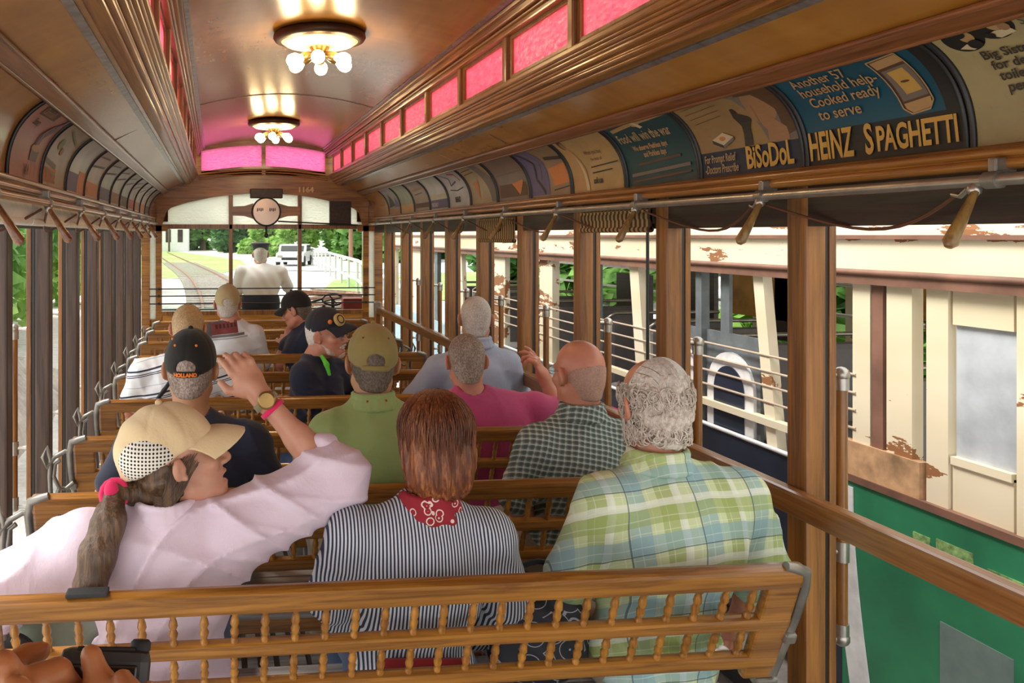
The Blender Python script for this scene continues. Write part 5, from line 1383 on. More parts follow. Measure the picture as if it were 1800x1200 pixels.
M['orange_thread'] = cloth('orange_thread', hexc('e07a2a')); M['red_cloth'] = cloth('red_cloth', hexc('9c1f26')); M['gold_thread'] = cloth('gold_thread', hexc('b39a5c'))
def mesh_cloth():
    """open cap netting: dark round holes in a pale knit"""
    t = NT('pale_cap_netting'); q = t.xyz(t.coord()); u = t.math('ADD', q[0], 0.0)
    h = []
    for a, b in ((1.0, .0), (.0, 1.0)):
        s = t.math('ADD', t.math('MULTIPLY', q[0], a), t.math('MULTIPLY', q[2], b)); h.append(t.math('ABSOLUTE', t.math('SUBTRACT', t.math('FRACT', t.math('DIVIDE', s, .0088)), .5)))
    d = t.math('SQRT', t.math('ADD', t.math('MULTIPLY', h[0], h[0]), t.math('MULTIPLY', h[1], h[1])))
    c = t.mix(t.math('LESS_THAN', d, .30), hexc('dcd8cd')+(1,), hexc('2c1a14')); return t.fin(c, .9)
M['netting'] = mesh_cloth()
def bandana():
    t = NT('red_bandana_print'); v = t.coord(); vo = t.node('ShaderNodeTexVoronoi'); t.l.new(v, vo.inputs['Vector']); vo.inputs['Scale'].default_value = 38
    f = t.math('MULTIPLY', t.math('GREATER_THAN', vo.outputs['Distance'], .30), t.math('LESS_THAN', vo.outputs['Distance'], .40)); g = t.math('LESS_THAN', vo.outputs['Distance'], .10)
    c = t.mix(t.math('MAXIMUM', f, g), hexc('8e1626')+(1,), hexc('d9c7bd')); cbump(t, .3); return t.fin(c, .8)
M['bandana'] = bandana()
M['hair_red'] = hairmat('auburn_hair', hexc('3a1a0c'), hexc('6e3a1c'), hexc('a8683a'))
M['hair_brown'] = hairmat('light_brown_hair', hexc('35261b'), hexc('523c2a'), hexc('78593d'), (1, 1, .06))
M['hair_grey'] = hairmat('grey_hair', hexc('8a7c70'), hexc('bfb3a6'), hexc('e6ddd4'), (1, 1, .5), 120)
M['hair_white'] = hairmat('white_hair', hexc('b5aca0'), hexc('d8d2c8'), hexc('f0ece6'), (1, 1, .4), 140)
M['stubble'] = hairmat('cropped_grey_hair', hexc('57473d'), hexc('8f7d71'), hexc('c4b5aa'), (1, 1, .7), 170, .7)
M['stubble_w'] = hairmat('cropped_white_hair', hexc('9a8f86'), hexc('b9b0a8'), hexc('d9d4cf'), (1, 1, .7), 170, .7)
M['stubble_b'] = hairmat('cropped_brown_hair', hexc('3a2f26'), hexc('62554a'), hexc('857666'), (1, 1, .7), 170, .7)
M['beard_hair'] = hairmat('short_pale_beard', hexc('a58474'), hexc('c9b3a4'), hexc('e2d8ce'), (1, 1, .7), 170, .7)
M['stubble_s'] = hairmat('thin_cropped_hair', hexc('96705f'), hexc('b08a79'), hexc('c29e90'), (1, 1, 1), 200, .6)
M['hair_sandy'] = hairmat('sandy_hair', hexc('8a6a45'), hexc('b3936a'), hexc('d6bd94'), (1, 1, .6), 200, .6)
def hairshell(fr, root, mat, g=.006, lo=-.075, front=.055, disp=None, res=.005, name='hair', low_r=None, top_cut=None):
    S = Sdf(); S.ell((0, -.013, .032), (.0765+g, .097+g, .088+g), .01, fr=fr); S.ell((0, -.035, -.025), (.064+g, .066+g, .062), .03, fr=fr)
    S.cap((0, -.04, -.06), (0, -.045, lo), .054+g*.5, .05+g*.3, .02, fr=fr)
    S.ell((0, .085, -.05), (.075, .085, .095), .01, fr=fr, op='-')
    for s in (-1, 1): S.ell((s*.092, -.006, -.010), (.022, .027, .036), .008, fr=fr, op='-')
    S.plane((0, 0, lo), (0, .25, -1), .01, fr=fr)
    if front is not None: S.plane((0, front, .05), (0, 1, -.55), .012, fr=fr)
    if top_cut is not None: S.plane((0, 0, top_cut), (0, .35, 1), .012, fr=fr)
    return soft(name, [S.mesh(res*fr.s, disp)], mat, root)
def speck(a, f):
    return lambda X, Y, Z: a*np.sin(f*X+2*np.sin(f*.7*Z))*np.sin(f*Y+1.7*np.sin(f*.6*X))*np.sin(f*Z+1.3*np.sin(f*.8*Y))

# ------------------------------------------------------------------ the people
A_ = lambda px, py, Y: at(px, py, Y)
# man in the green plaid shirt, nearest on the right
root, fr, b = person('person with grey curly hair in a green and blue plaid shirt, nearest on the right', 0, A_(1148, 709, 2.21), A_(1062, 882, 2.17), A_(1300, 872, 2.17),
    (A_(1000, 1010, 2.25), A_(1000, 1105, 2.50)), (A_(1335, 1000, 2.24), A_(1290, 1100, 2.5)), (-6, -4, 0), fat=1.15, shirt='plaid_green', sleeve=1.25, trousers='khaki', res=.0075,
    folds=creases(.017, [((16, 4, 5), .9), ((-13, 4, 9), .8), ((4, 8, 22), .5)], 1.0), skinm='skin_red', nb=A_(1152, 812, 2.19))
collar(b, M['plaid_green'], root, .071, .046)
h = hairshell(fr, root, M['hair_grey'], .010, -.088, None, speck(.0055, 120), .005, top_cut=.060)
def curl_fn(fr, lo=-.085, hi=.05):
    def f(r, n):
        a = r.uniform(-2.5, 2.5)-PI/2; z = r.uniform(lo, hi); R_ = .097*math.sqrt(max(.05, 1-((z-.03)/.10)**2)) if z > -.02 else .083
        c = V3((math.cos(a)*(R_*.86), math.sin(a)*(R_*1.04)-.012, z)); nrm = V3((math.cos(a), math.sin(a), .1)); tg = V3((-math.sin(a), math.cos(a), 0)); q = r.uniform(.008, .017); ph = r.uniform(0, 6.3); d = 1 if r.random() < .5 else -1
        return [fr.p(c+nrm*(.003+.006*math.sin(PI*j/(n-1)))+tg*q*math.cos(ph+d*j*.55)+V3((0, 0, 1))*(q*math.sin(ph+d*j*.55)-.0018*j)) for j in range(n)]
    return f
def comb_fn(fr):
    def f(r, n):
        x0 = r.uniform(-.078, .075); p = []
        for j in range(n):
            s = j/(n-1); th = .25+s*1.25; x = x0+.018*math.sin(s*3+x0*30)-(.012*s)
            k_ = math.sqrt(max(.03, 1-(x/.085)**2)); p.append(fr.p((x, -.013-math.sin(th)*.105*k_, .034+math.cos(th)*.097*k_)))
        return p
    return f
pt = strands(curl_fn(fr), 620, .0026, 3); put_ = soft('curls', [pt], M['hair_grey'], h) if False else None
soft('curls', [pt], M['hair_grey'], root); soft('combed_strands', [strands(comb_fn(fr), 300, .0012, 4, 12)], M['hair_white'], root)

# woman with auburn hair
root, fr, b = person('person with an auburn bob and red bandana in a navy and white striped shirt', 0, A_(765, 775, 2.19), A_(622, 942, 2.16), A_(858, 945, 2.16),
    (A_(585, 1045, 2.22), A_(640, 1120, 2.45)), (A_(888, 1045, 2.22), A_(840, 1120, 2.45)), (4, -6, 0), fem=True, fat=.9, shirt='pinstripe', sleeve=1.9, trousers='jeans', sc_=.95,
    folds=creases(.010, [((10, 4, 22), .8), ((-14, 5, 16), .7), ((20, 4, 5), .6)], 2.0), nb=A_(752, 888, 2.17), neckr=.05)
S = Sdf(); S.ell((0, -.012, .036), (.098, .118, .105), .02, fr=fr); S.ell((0, -.045, -.04), (.098, .085, .09), .04, fr=fr); S.ell((0, -.055, -.10), (.080, .055, .055), .04, fr=fr)
S.ell((0, .10, -.06), (.070, .07, .10), .015, fr=fr, op='-'); S.plane((0, 0, -.14), (.06, .15, -1), .012, fr=fr)
o_ = fr.o
def bobgroove(X_, Y_, Z_):
    ph = np.arctan2(X_-o_[0], -(Y_-o_[1])); return .0035*np.sin(ph*21+2.0*np.sin((Z_-o_[2])*16)+1.5*np.sin(ph*5))+.002*np.sin(ph*47+3*np.sin((Z_-o_[2])*22))
h = soft('hair', [S.mesh(.005, bobgroove)], M['hair_red'], root)
def bob_fn(fr, R1=(.102, .122, .108)):
    def f(r, n):
        a = r.uniform(-2.35, 2.35); p = []; tw = r.uniform(-.4, .4); l = r.uniform(.55, 1.08); g = r.uniform(.98, 1.07)
        for j in range(n):
            s = j/(n-1)*l; th = .12+s*2.25; aa = a+tw*s; k = math.sin(min(th, PI/2)) if th < PI/2 else 1-.16*(th-PI/2)**1.2
            z = .036+math.cos(th)*R1[2] if th < PI/2 else .036-(th-PI/2)*.135
            p.append(fr.p((math.sin(aa)*R1[0]*k*g, -.016-math.cos(aa)*R1[1]*k*g, z)))
        return p
    return f
soft('hair_strands', [strands(bob_fn(fr), 900, .0013, 7, 11)], M['hair_red'], root)
S = Sdf()
for i in range(18):
    a0, a1 = 2*PI*i/18, 2*PI*(i+1)/18
    for zz, rr in ((.030, .061), (.008, .068), (-.014, .078)):
        p, q = [b.nb+b.x*rr*math.cos(a)*1.05+b.y*(rr*math.sin(a)-.005)+b.z*(zz-.018*math.sin(a)) for a in (a0, a1)]; S.cap(p, q, .011, .011, .012)
soft('bandana', [S.mesh(.006, waves(.003, [((90, 60, 40), 1)]))], M['bandana'], root)
S = Sdf(); S.cap(b.hip-b.y*.13+b.z*.10-b.x*.10, b.hip-b.y*.13+b.z*.10+b.x*.10, .016, .016, .01); soft('red_belt', [S.mesh(.006)], M['red_cloth'], root)

# woman in the pink shirt shading her eyes
eR, wR = A_(588, 842, 2.24), A_(452, 688, 2.30)
root, fr, b = person('person in pale pink shirt and beige mesh cap, one arm raised with a watch', 0, A_(316, 808, 2.19), A_(150, 960, 2.17), A_(415, 935, 2.17),
    (A_(20, 1030, 2.22), A_(-60, 1075, 2.5)), (eR, wR), (80, 16, -4), fem=True, fat=1.1, shirt='pink_shirt', sleeve=2.0, sleeve2=1.06, trousers='jeans', sc_=1.04, face=True, eyes_on=True, skinm='skin', smile=.5,
    folds=creases(.021, [((13, 4, 9), .9), ((-11, 4, 12), .9), ((5, 8, 20), .6)], .4), hands=(None, dict(d=(-.48, .22, .72), nrm=(.15, -1, .25), curl=.62, curls=(.9, .75, .6, .5))), nb=A_(292, 890, 2.17), sleeve_g=.034, neckr=.052)
collar(b, M['pink_shirt'], root, .066, .03, .014)
cp, F = capdome(fr, root, M['cap_beige'], -8, False, 0, wv=waves(.0016, [((60, 40, 50), 1)]), rx=.094, ry=.122, h=.106, down=.014, bl=.085, off=(0, -.026, .036), sl=.38, droop=.02)
S = Sdf(); S.ell((.032, -.035, -.004), (.0735, .080, .066), .006, fr=F); S.plane((0, 0, -.012), (0, .38, -1), .006, fr=F); soft('mesh_panel', [S.mesh(.005)], M['netting'], cp)
S = Sdf(); S.ell((-.032, -.035, -.004), (.0735, .080, .066), .006, fr=F); S.plane((0, 0, -.012), (0, .38, -1), .006, fr=F); soft('mesh_panel', [S.mesh(.006)], M['netting'], cp)
S = Sdf(); S.ell((0, -.045, -.02), (.082, .070, .070), .02, fr=fr); S.ell((.02, -.03, -.05), (.055, .05, .045), .02, fr=fr); S.cap((0, -.09, -.05), (0, -.125, -.04), .04, .03, .03, fr=fr); S.plane((0, .012, 0), (0, 1, -.45), .012, fr=fr); S.ell((.094, -.010, -.008), (.022, .026, .034), .006, fr=fr, op='-')
o2 = fr.o
h = soft('hair', [S.mesh(.005, lambda X_, Y_, Z_: .003*np.sin((Z_-o2[2])*150+(X_-o2[0])*40+2*np.sin((X_-o2[0])*60)))], M['hair_brown'], root)
tie = V3(A_(201, 868, 2.13)); tl = [tie, V3(A_(192, 915, 2.075)), V3(A_(172, 975, 2.045)), V3(A_(158, 1030, 2.03)), V3(A_(150, 1062, 2.03))]
S = Sdf(); rr = [.022, .036, .040, .034, .018]
for i in range(4): S.cap(tl[i], tl[i+1], rr[i], rr[i+1], .03)
S.cap(fr.p((0, -.10, -.045)), tie, .034, .022, .02)
def tailg(X_, Y_, Z_): return .0012*np.sin((X_*1.0+Z_*.10)*260+1.5*np.sin(Z_*18))
pt = soft('ponytail', [S.mesh(.005, tailg)], M['hair_brown'], root)
def tail_fn(r, n):
    a = r.uniform(0, 6.3); rd = r.uniform(.6, 1.08); p = []; l = r.uniform(.85, 1.12)
    for j in range(n):
        s = min(3.999, j/(n-1)*4*l); i = int(s); f = s-i; c = tl[i]*(1-f)+tl[min(4, i+1)]*f; q = (rr[i]*(1-f)+rr[min(4, i+1)]*f)*rd
        p.append(c+V3((math.cos(a)*q, math.sin(a)*q, .004*math.sin(j+a))))
    return p
soft('tail_strands', [strands(tail_fn, 420, .0010, 9, 12)], M['hair_brown'], root)
m = MB(); m.tube([tuple(tie+V3((.028*math.cos(2*PI*i/14), .010*math.sin(2*PI*i/14), .028*math.sin(2*PI*i/14)))) for i in range(14)], .011, 8, True); m.ball(tie+V3((-.005, -.02, .015)), (.018, .014, .024), 10)
M['fuchsia'] = cloth('fuchsia_hair_tie', hexc('d81f5c')); put('hair_tie', m, M['fuchsia'], root)
def side_fn(r, n):
    p = []; z0 = r.uniform(-.01, .02); y0 = r.uniform(-.03, .040)
    for j in range(n):
        s = j/(n-1); p.append(fr.p((.076+.012*math.sin(PI*s)+r.uniform(0, .003), y0-(y0+.09)*s**.8, z0-.085*math.sin(s*2.0)+.02*s)))
    return p
soft('loose_strands', [strands(side_fn, 150, .0010, 12, 10)], M['hair_brown'], root)
d = V3(wR)-V3(eR); d /= np.linalg.norm(d); R3 = Vector(d).to_track_quat('Z', 'Y').to_matrix()
m = MB(); m.lathe([(.034, -.010), (.0365, -.010), (.0365, .010), (.034, .010)], Vector(V3(wR)-d*.035), R3, 24); wt = put('watch', m, M['olive_strap'] if 'olive_strap' in M else M.setdefault('olive_strap', cloth('olive_watch_strap', hexc('7f7a58'))), root)
nf = Vector((.12, -1, .1)).normalized(); nf = (nf-Vector(d)*nf.dot(Vector(d))).normalized(); R4 = nf.to_track_quat('Z', 'Y').to_matrix(); wc = Vector(V3(wR)-d*.035)
m = MB(); m.lathe([(.0, .033), (.021, .033), (.024, .037), (.024, .042), (.019, .044)], wc, R4, 24, True, False); m.lathe([(.0, .0435), (.019, .0435)], wc, R4, 24, True, False); put('dial', m, M['brass'], wt)
m = MB(); m.lathe([(.034, -.007), (.0365, -.007), (.0365, .007), (.034, .007)], Vector(V3(wR)-d*.062), R3, 24); put('bracelet', m, M['fuchsia'], root)
S = Sdf(); c0, c1 = V3(eR)+d*.005, V3(eR)+d*.035
for i in range(14):
    a = 2*PI*i/14; u = V3(Vector(d).orthogonal().normalized()); v = np.cross(d, u); q = u*math.cos(a)+v*math.sin(a); S.cap(c0+q*.050, c1+q*.056, .012, .011, .014)
S.ell(V3(A_(572, 782, 2.25)), (.040, .036, .036), .03)
soft('rolled_cuff', [S.mesh(.006, waves(.004, [((70, 50, 60), 1)]))], M['pink_shirt'], root)

# man in the black cap, second row left
root, fr, b = person('person in a black cap with orange lettering and a navy shirt, behind the pink-shirted one', 1, A_(336, 648, 2.97), A_(240, 782, 2.93), A_(438, 778, 2.93),
    (A_(190, 870, 2.95), A_(210, 950, 3.2)), (A_(482, 870, 2.98), A_(450, 950, 3.2)), (8, 0, 0), fat=1.1, shirt='navy_tee', sleeve=.75, trousers='jeans', skinm='skin_tan', res=.009, nb=A_(336, 728, 2.95))
hairshell(fr, root, M['stubble'], .005, -.07, .05, speck(.001, 300))
cp, F = capdome(fr, root, M['cap_black'], 2, True, 0, down=.014)
for az, el in ((-.55, .55), (.45, .55), (-1.0, .75), (.0, .62)):
    m = MB(); q = (math.sin(az)*.0875*math.cos(el), -math.cos(az)*.109*math.cos(el), .008+.101*math.sin(el)); m.ball(F.p(q), .005, 8)
    if abs(az) > .2: put('eyelet', m, M['orange_thread'], cp)
S = Sdf()
for i in range(9):
    a0, a1 = -.42+.84*i/9, -.42+.84*(i+1)/9; S.cap((math.sin(a0)*.086, -math.cos(a0)*.1085, -.014-.28*.11+.012), (math.sin(a1)*.086, -math.cos(a1)*.1085, -.014-.28*.11+.012), .010, .010, .004, fr=F)
stp = soft('strap', [S.mesh(.004)], M['cap_black'], cp)
vs, fs = text_mesh('HOLLAND', .017, .0012, align='CENTER')
m = MB(); m.add([tuple(F.p((math.sin(x/.098)*.0975, -math.cos(x/.098)*.1215, -.038+y))) for x, y, z in vs], fs); put('lettering', m, M['orange_thread'], stp)

# man in the olive cap
root, fr, b = person('person in an olive cap worn with the strap behind, sage green polo shirt', 1, A_(654, 638, 2.98), A_(578, 762, 2.93), A_(742, 752, 2.93),
    (A_(552, 865, 2.97), A_(590, 940, 3.2)), (A_(775, 850, 2.97), A_(750, 930, 3.2)), (3, -4, 2), fat=1.05, shirt='green_polo', sleeve=.8, trousers='khaki', skinm='skin_tan', res=.009, nb=A_(655, 702, 2.95))
collar(b, M['green_polo'], root, .068, .034)
S = Sdf(); S.cap(b.nb-b.y*.075+b.z*.02-b.x*.03, b.nb-b.y*.075+b.z*.02+b.x*.03, .008, .008, .008); soft('lanyard', [S.mesh(.005)], M['red_cloth'], root)
hairshell(fr, root, M['stubble_b'], .004, -.075, .05, speck(.001, 300))
cp, F = capdome(fr, root, M['cap_olive'], 0, True, 0, down=.024, brimmat=M['cap_olive'])
S = Sdf()
for i in range(10):
    a0, a1 = -.5+i/10, -.5+(i+1)/10; S.cap((math.sin(a0)*.087, -math.cos(a0)*.110, -.024-.028+.008), (math.sin(a1)*.087, -math.cos(a1)*.110, -.024-.028+.008), .009, .009, .004, fr=F)
soft('strap', [S.mesh(.004)], M['cap_olive'], cp)
for az in (-.62, .62, -1.5, 1.5):
    m = MB(); el = .52; m.ball(F.p((math.sin(az)*.0875*math.cos(el), -math.cos(az)*.109*math.cos(el), .008+.101*math.sin(el))), .0042, 8); put('eyelet', m, M['hair_red'], cp)

# bald man in the check shirt
root, fr, b = person('bald person with glasses in a grey-green check shirt, second row right', 1, A_(1017, 656, 2.97), A_(945, 782, 2.93), A_(1098, 776, 2.93),
    (A_(905, 875, 2.96), A_(940, 950, 3.2)), (A_(1125, 880, 2.96), A_(1090, 950, 3.2)), (-14, -2, 0), fat=1.1, shirt='plaid_grey', sleeve=.95, trousers='khaki', skinm='skin_red', res=.009, nb=A_(1020, 725, 2.95))
collar(b, M['plaid_grey'], root, .070, .042)
hairshell(fr, root, M['stubble_s'], .0018, -.07, .03, speck(.0012, 320), top_cut=.006)
def glasses(fr, root, mat):
    m = MB()
    for s in (-1, 1):
        m.tube([tuple(fr.p((s*(.032+.022*math.cos(2*PI*i/20)), .108-.006*abs(math.cos(2*PI*i/20)), .004+.017*math.sin(2*PI*i/20)))) for i in range(20)], .0014*fr.s, 6, True)
        m.tube([tuple(fr.p(q)) for q in ((s*.054, .103, .006), (s*.074, .07, .008), (s*.082, .01, .006), (s*.084, -.012, -.004))], .0016*fr.s, 6)
    m.tube([tuple(fr.p(q)) for q in ((-.010, .109, .006), (0, .114, .009), (.010, .109, .006))], .0014*fr.s, 6)
    g = put('glasses', m, mat, root)
    for s in (-1, 1):
        m = MB(); m.add([tuple(fr.p((s*(.032+.021*math.cos(2*PI*i/16)), .106, .004+.016*math.sin(2*PI*i/16)))) for i in range(16)], [tuple(range(16))]); put('lens', m, M['glass'], g)
glasses(fr, root, M['nickel'])

# man in the raspberry T-shirt with a raised hand
wr = A_(956, 662, 3.80)
root, fr, b = person('person in a raspberry pink T-shirt with cropped hair, lifting a hand beside the post', 2, A_(819, 634, 3.73), A_(775, 722, 3.68), A_(940, 718, 3.69),
    (A_(745, 800, 3.74), A_(780, 850, 3.95)), (A_(985, 722, 3.76), wr), (4, -4, 0), fat=1.1, shirt='magenta_tee', sleeve=.8, trousers='jeans', skinm='skin_red', res=.010, nb=A_(825, 688, 3.71), hands=(None, dict(d=(-.45, .1, .9), nrm=(.75, -.5, .3), curl=.75, side=1, curls=(1.0, .85, .5, .2))))
hairshell(fr, root, M['stubble'], .0035, -.075, .045, speck(.0008, 320))

# man in the grey shirt
root, fr, b = person('person with cropped white hair in a blue-grey shirt beside the open right side', 3, A_(836, 560, 4.49), A_(770, 648, 4.45), A_(892, 640, 4.45),
    (A_(728, 700, 4.5), A_(745, 740, 4.7)), (A_(912, 700, 4.5), A_(890, 735, 4.7)), (12, 0, 0), fat=1.1, shirt='grey_shirt', sleeve=1.3, trousers='jeans', skinm='skin', res=.011, nb=A_(838, 602, 4.47))
collar(b, M['grey_shirt'], root, .068, .036)
hairshell(fr, root, M['stubble_w'], .004, -.07, .05, speck(.0008, 300), .006)

# man in the striped polo
root, fr, b = person('person with sandy hair in a white polo with navy stripes and a black strap', 3, A_(331, 577, 4.49), A_(252, 655, 4.45), A_(378, 655, 4.45),
    (A_(228, 720, 4.5), A_(250, 760, 4.7)), (A_(424, 692, 4.46), A_(400, 720, 4.70)), (6, -4, 0), fat=1.1, shirt='polo', sleeve=.75, trousers='khaki', skinm='skin_red', res=.011, nb=A_(325, 622, 4.47))
collar(b, M['polo'], root, .068, .036)
hairshell(fr, root, M['hair_sandy'], .007, -.075, .05, speck(.0015, 180), .006)
S = Sdf(); pp = [b.nb+b.z*.012-b.y*.06+b.x*.02, b.mid-b.y*.165-b.x*.07-b.z*.04, b.mid-b.y*.165-b.x*.14-b.z*.14, b.mid-b.y*.13-b.x*.19-b.z*.24]
for p, q in zip(pp, pp[1:]): S.cap(p, q, .011, .011, .01)
soft('shoulder_strap', [S.mesh(.006)], M['black_cloth'], root)

# laughing bearded man who looks back
root, fr, b = person('laughing bearded person in glasses and a badged navy cap, arm over the bench', 3, A_(574, 586, 4.42), A_(592, 655, 4.52), A_(535, 660, 4.36),
    (A_(628, 690, 4.62), A_(640, 705, 4.40)), (A_(556, 716, 4.33), A_(612, 706, 4.30)), (122, 0, 5), fat=1.15, shirt='navy_tee2', sleeve=.85, trousers='jeans', skinm='skin_red', res=.010, face=True, eyes_on=True, smile=1, nb=A_(556, 625, 4.44), hip=(A_(555, 700, 4.45)[0]-.04, 4.55, SEATZ))
hairshell(fr, root, M['hair_white'], .007, -.075, .02, speck(.002, 160))
S = Sdf()
for s in (-1, 1):
    S.cap((s*.062, .004, -.05), (s*.050, .040, -.086), .011, .013, .02, fr=fr); S.cap((s*.050, .04, -.086), (s*.015, .074, -.106), .013, .014, .02, fr=fr); S.cap((s*.004, .104, -.052), (s*.032, .09, -.064), .006, .006, .006, fr=fr)
S.ell((0, .080, -.106), (.024, .017, .015), .02, fr=fr); soft('beard', [S.mesh(.005, speck(.0015, 200))], M['beard_hair'], root)
m = MB(); m.box(fr.p((0, .092, -.069)), (.03, .008, .008), Matrix(fr.R.tolist())); put('teeth', m, M['eye_white'], root)
glasses(fr, root, M['nickel'])
cp, F = capdome(fr, root, M['cap_navy'], 2, False, 0, down=.010)
m = MB(); q = Matrix(F.R.tolist()) @ Matrix.Rotation(-.35, 3, 'Z') @ Matrix.Rotation(-PI/2+.42, 3, 'X'); e_ = F.p((.033, .098, .045))
m.lathe([(.0, .012), (.030, .010), (.034, .004), (.034, -.006)], e_, q, 24, True, False); bd = put('cap_badge', m, M['gold_thread'], cp)
m = MB(); m.lathe([(.018, .0125), (.021, .0145), (.024, .012)], e_, q, 20, True, False); put('badge_ring', m, M['cap_black'], bd)
m = MB(); m.ball(F.p((.070, .062, .04)), (.012, .012, .012), 10); put('orange_patch', m, M['orange_thread'], cp)
M['lime'] = cloth('lime_lanyard', hexc('57c22f')); S = Sdf(); l0, l1, l2 = V3(A_(566, 626, 4.37)), V3(A_(574, 640, 4.315)), V3(A_(579, 658, 4.30))
S.cap(l0, l1, .011, .013, .01); S.cap(l1, l2, .013, .009, .01); soft('lanyard', [S.mesh(.006)], M['lime'], root)

# man in the printed white T-shirt
root, fr, b = person('person in a tan cap and white T-shirt printed with a streetcar', 5, A_(400, 534, 6.0), A_(375, 586, 5.96), A_(447, 590, 5.96),
    (A_(362, 640, 6.0), A_(380, 660, 6.2)), (A_(462, 645, 6.0), A_(445, 660, 6.2)), (2, 0, 0), fat=1.1, shirt='tee_print', sleeve=.85, trousers='khaki', skinm='skin_red', res=.012, nb=A_(408, 562, 5.98))
hairshell(fr, root, M['stubble_w'], .004, -.07, .05, None, .007)
cp, F = capdome(fr, root, M['cap_tan'], 0, True, 0, down=.020, res=.007)

# man in the black cap who looks down
root, fr, b = person('person in a black cap and navy shirt bending forward, face turned left and down', 5, A_(521, 545, 5.98), A_(508, 610, 6.10), A_(552, 592, 5.86),
    (A_(497, 632, 6.25), A_(505, 600, 6.30)), (A_(492, 640, 5.98), A_(500, 602, 6.22)), (-62, -16, 0), fat=1.0, shirt='navy_tee2', sleeve=.7, trousers='jeans', skinm='skin_red', res=.012, face=True, nb=A_(537, 566, 5.98), hip=(A_(555, 640, 5.95)[0], 6.12, SEATZ))
hairshell(fr, root, M['stubble_b'], .004, -.07, .05, None, .007)
cp, F = capdome(fr, root, M['cap_black'], -4, False, 0, down=.014, res=.007)

# the driver, standing on the front platform
S_L, S_R = A_(424, 478, 9.62), A_(494, 478, 9.62)
hd = A_(458, 447, 9.66); nbp = A_(458, 466, 9.63); fr = Fr(hd, rot(4, 0, 0), 1.0)
b = Body(S_L, S_R, nbp, (hd[0], 9.62, .86), 1.0)
H = Sdf(); head(H, fr); neck(H, fr, b.nb-b.z*.02)
S = Sdf(); b.torso(S, -.005); neck(S, fr, b.nb-b.z*.02)
aL, aR = (A_(416, 512, 9.66), A_(424, 522, 9.9)), (A_(506, 505, 9.70), A_(512, 522, 9.95))
for a, s_ in ((aL, b.SL), (aR, b.SR)): limb(S, s_, a[0], a[1])
for sx in (-1, 1): S.cap(b.hip+b.x*sx*.085, (b.hip[0]+sx*.09, 9.63, .08), .085, .045, .03)
G = []
for a, sd in ((aL, 1), (aR, -1)): q = Sdf(); hand(q, a[1], V3(a[1])-V3(a[0]), (0, 0, 1), sd, .6); G.append(q.mesh(.007))
root = soft('person', [H.mesh(.0065), S.mesh(.014)]+G, M['skin_red'], None, (hd[0], 9.62, 0)); tag(root, 'driver in a white shirt and flat dark uniform cap, standing beyond the end windows', 'person')
S = Sdf(); b.torso(S, .012)
for a, s_ in ((aL, b.SL), (aR, b.SR)): limb(S, s_, a[0], a[1], (.056, .052, .046, .036), .014, .03, .95)
S.cap(b.nb+b.z*.012, b.nb+b.z*.2, .06, .064, .012, op='-'); S.plane((hd[0], 9.6, 1.0), (0, 0, -1), .012); soft('shirt', [S.mesh(.011, waves(.003, [((40, 20, 30), 1)]))], M['white_shirt'], root)
S = Sdf(); S.ell(b.hip+V3((0, 0, .07)), (b.sw*.92+.014, .155, .24), .04, b.R)
for sx in (-1, 1): S.cap(b.hip+b.x*sx*.09, (b.hip[0]+sx*.095, 9.63, .10), .10, .07, .03)
S.plane((hd[0], 9.6, 1.03), (0, 0, 1), .012); soft('trousers', [S.mesh(.014)], M['black_cloth'], root)
S = Sdf()
for sx in (-1, 1): S.cap((b.hip[0]+sx*.095, 9.60, .05), (b.hip[0]+sx*.10, 9.76, .045), .045, .038, .02)
soft('shoes', [S.mesh(.012)], M['shoe'], root)
hairshell(fr, root, M['hair_white'], .005, -.08, .05, None, .007)
m = MB(); R = Matrix(fr.R.tolist()); c = Vector(fr.p((0, -.008, .05)))
m.lathe([(.088, -.005), (.092, .01), (.094, .048), (.112, .066), (.108, .078), (.06, .086), (.0, .088)], c, R, 28); u = put('uniform_cap', m, M['cap_navy'], root)
S = Sdf()
for i in range(8):
    a = -.9+1.8*i/7; S.cap((math.sin(a)*.085, math.cos(a)*.088-.008, .048), (math.sin(a)*.10, math.cos(a)*.135-.008, .032), .006, .004, .012, fr=fr)
soft('peak', [S.mesh(.006)], M['black'], u)
# ------------------------------------------------------------------ the hands with a camera, bottom left corner
def hp(px, py, Y=.56): return V3(at(px, py, Y))
S = Sdf(); Z_ = .66
# one hand low at the left: index reaching right, two fingers folded in front of the camera
S.ell(hp(-20, 1262, Z_), (.034, .03, .036), .02); S.cap(hp(-20, 1262, Z_), hp(60, 1275, Z_-.02), .026, .024, .03); S.cap(hp(0, 1290, Z_), hp(-60, 1480, .50), .030, .034, .03)
S.cap(hp(-40, 1205, Z_+.01), hp(10, 1176, Z_+.03), .0115, .0105, .006); S.cap(hp(10, 1176, Z_+.03), hp(44, 1155, Z_+.045), .0102, .0095, .005); S.cap(hp(44, 1155, Z_+.045), hp(72, 1144, Z_+.05), .0092, .0078, .005)
S.cap(hp(20, 1255, Z_-.02), hp(66, 1196, Z_-.03), .0118, .0112, .006); S.cap(hp(66, 1196, Z_-.03), hp(102, 1182, Z_-.02), .0112, .0100, .005); S.cap(hp(102, 1182, Z_-.02), hp(128, 1206, Z_-.01), .0098, .0080, .005)
S.cap(hp(-30, 1235, Z_-.03), hp(4, 1172, Z_-.04), .0112, .0106, .006); S.cap(hp(4, 1172, Z_-.04), hp(34, 1196, Z_-.035), .0102, .0085, .005)
S.cap(hp(-10, 1262, Z_-.045), hp(30, 1216, Z_-.055), .0108, .0100, .006); S.cap(hp(30, 1216, Z_-.055), hp(52, 1232, Z_-.05), .0096, .008, .005)
pL = S.mesh(.0032)
S = Sdf()
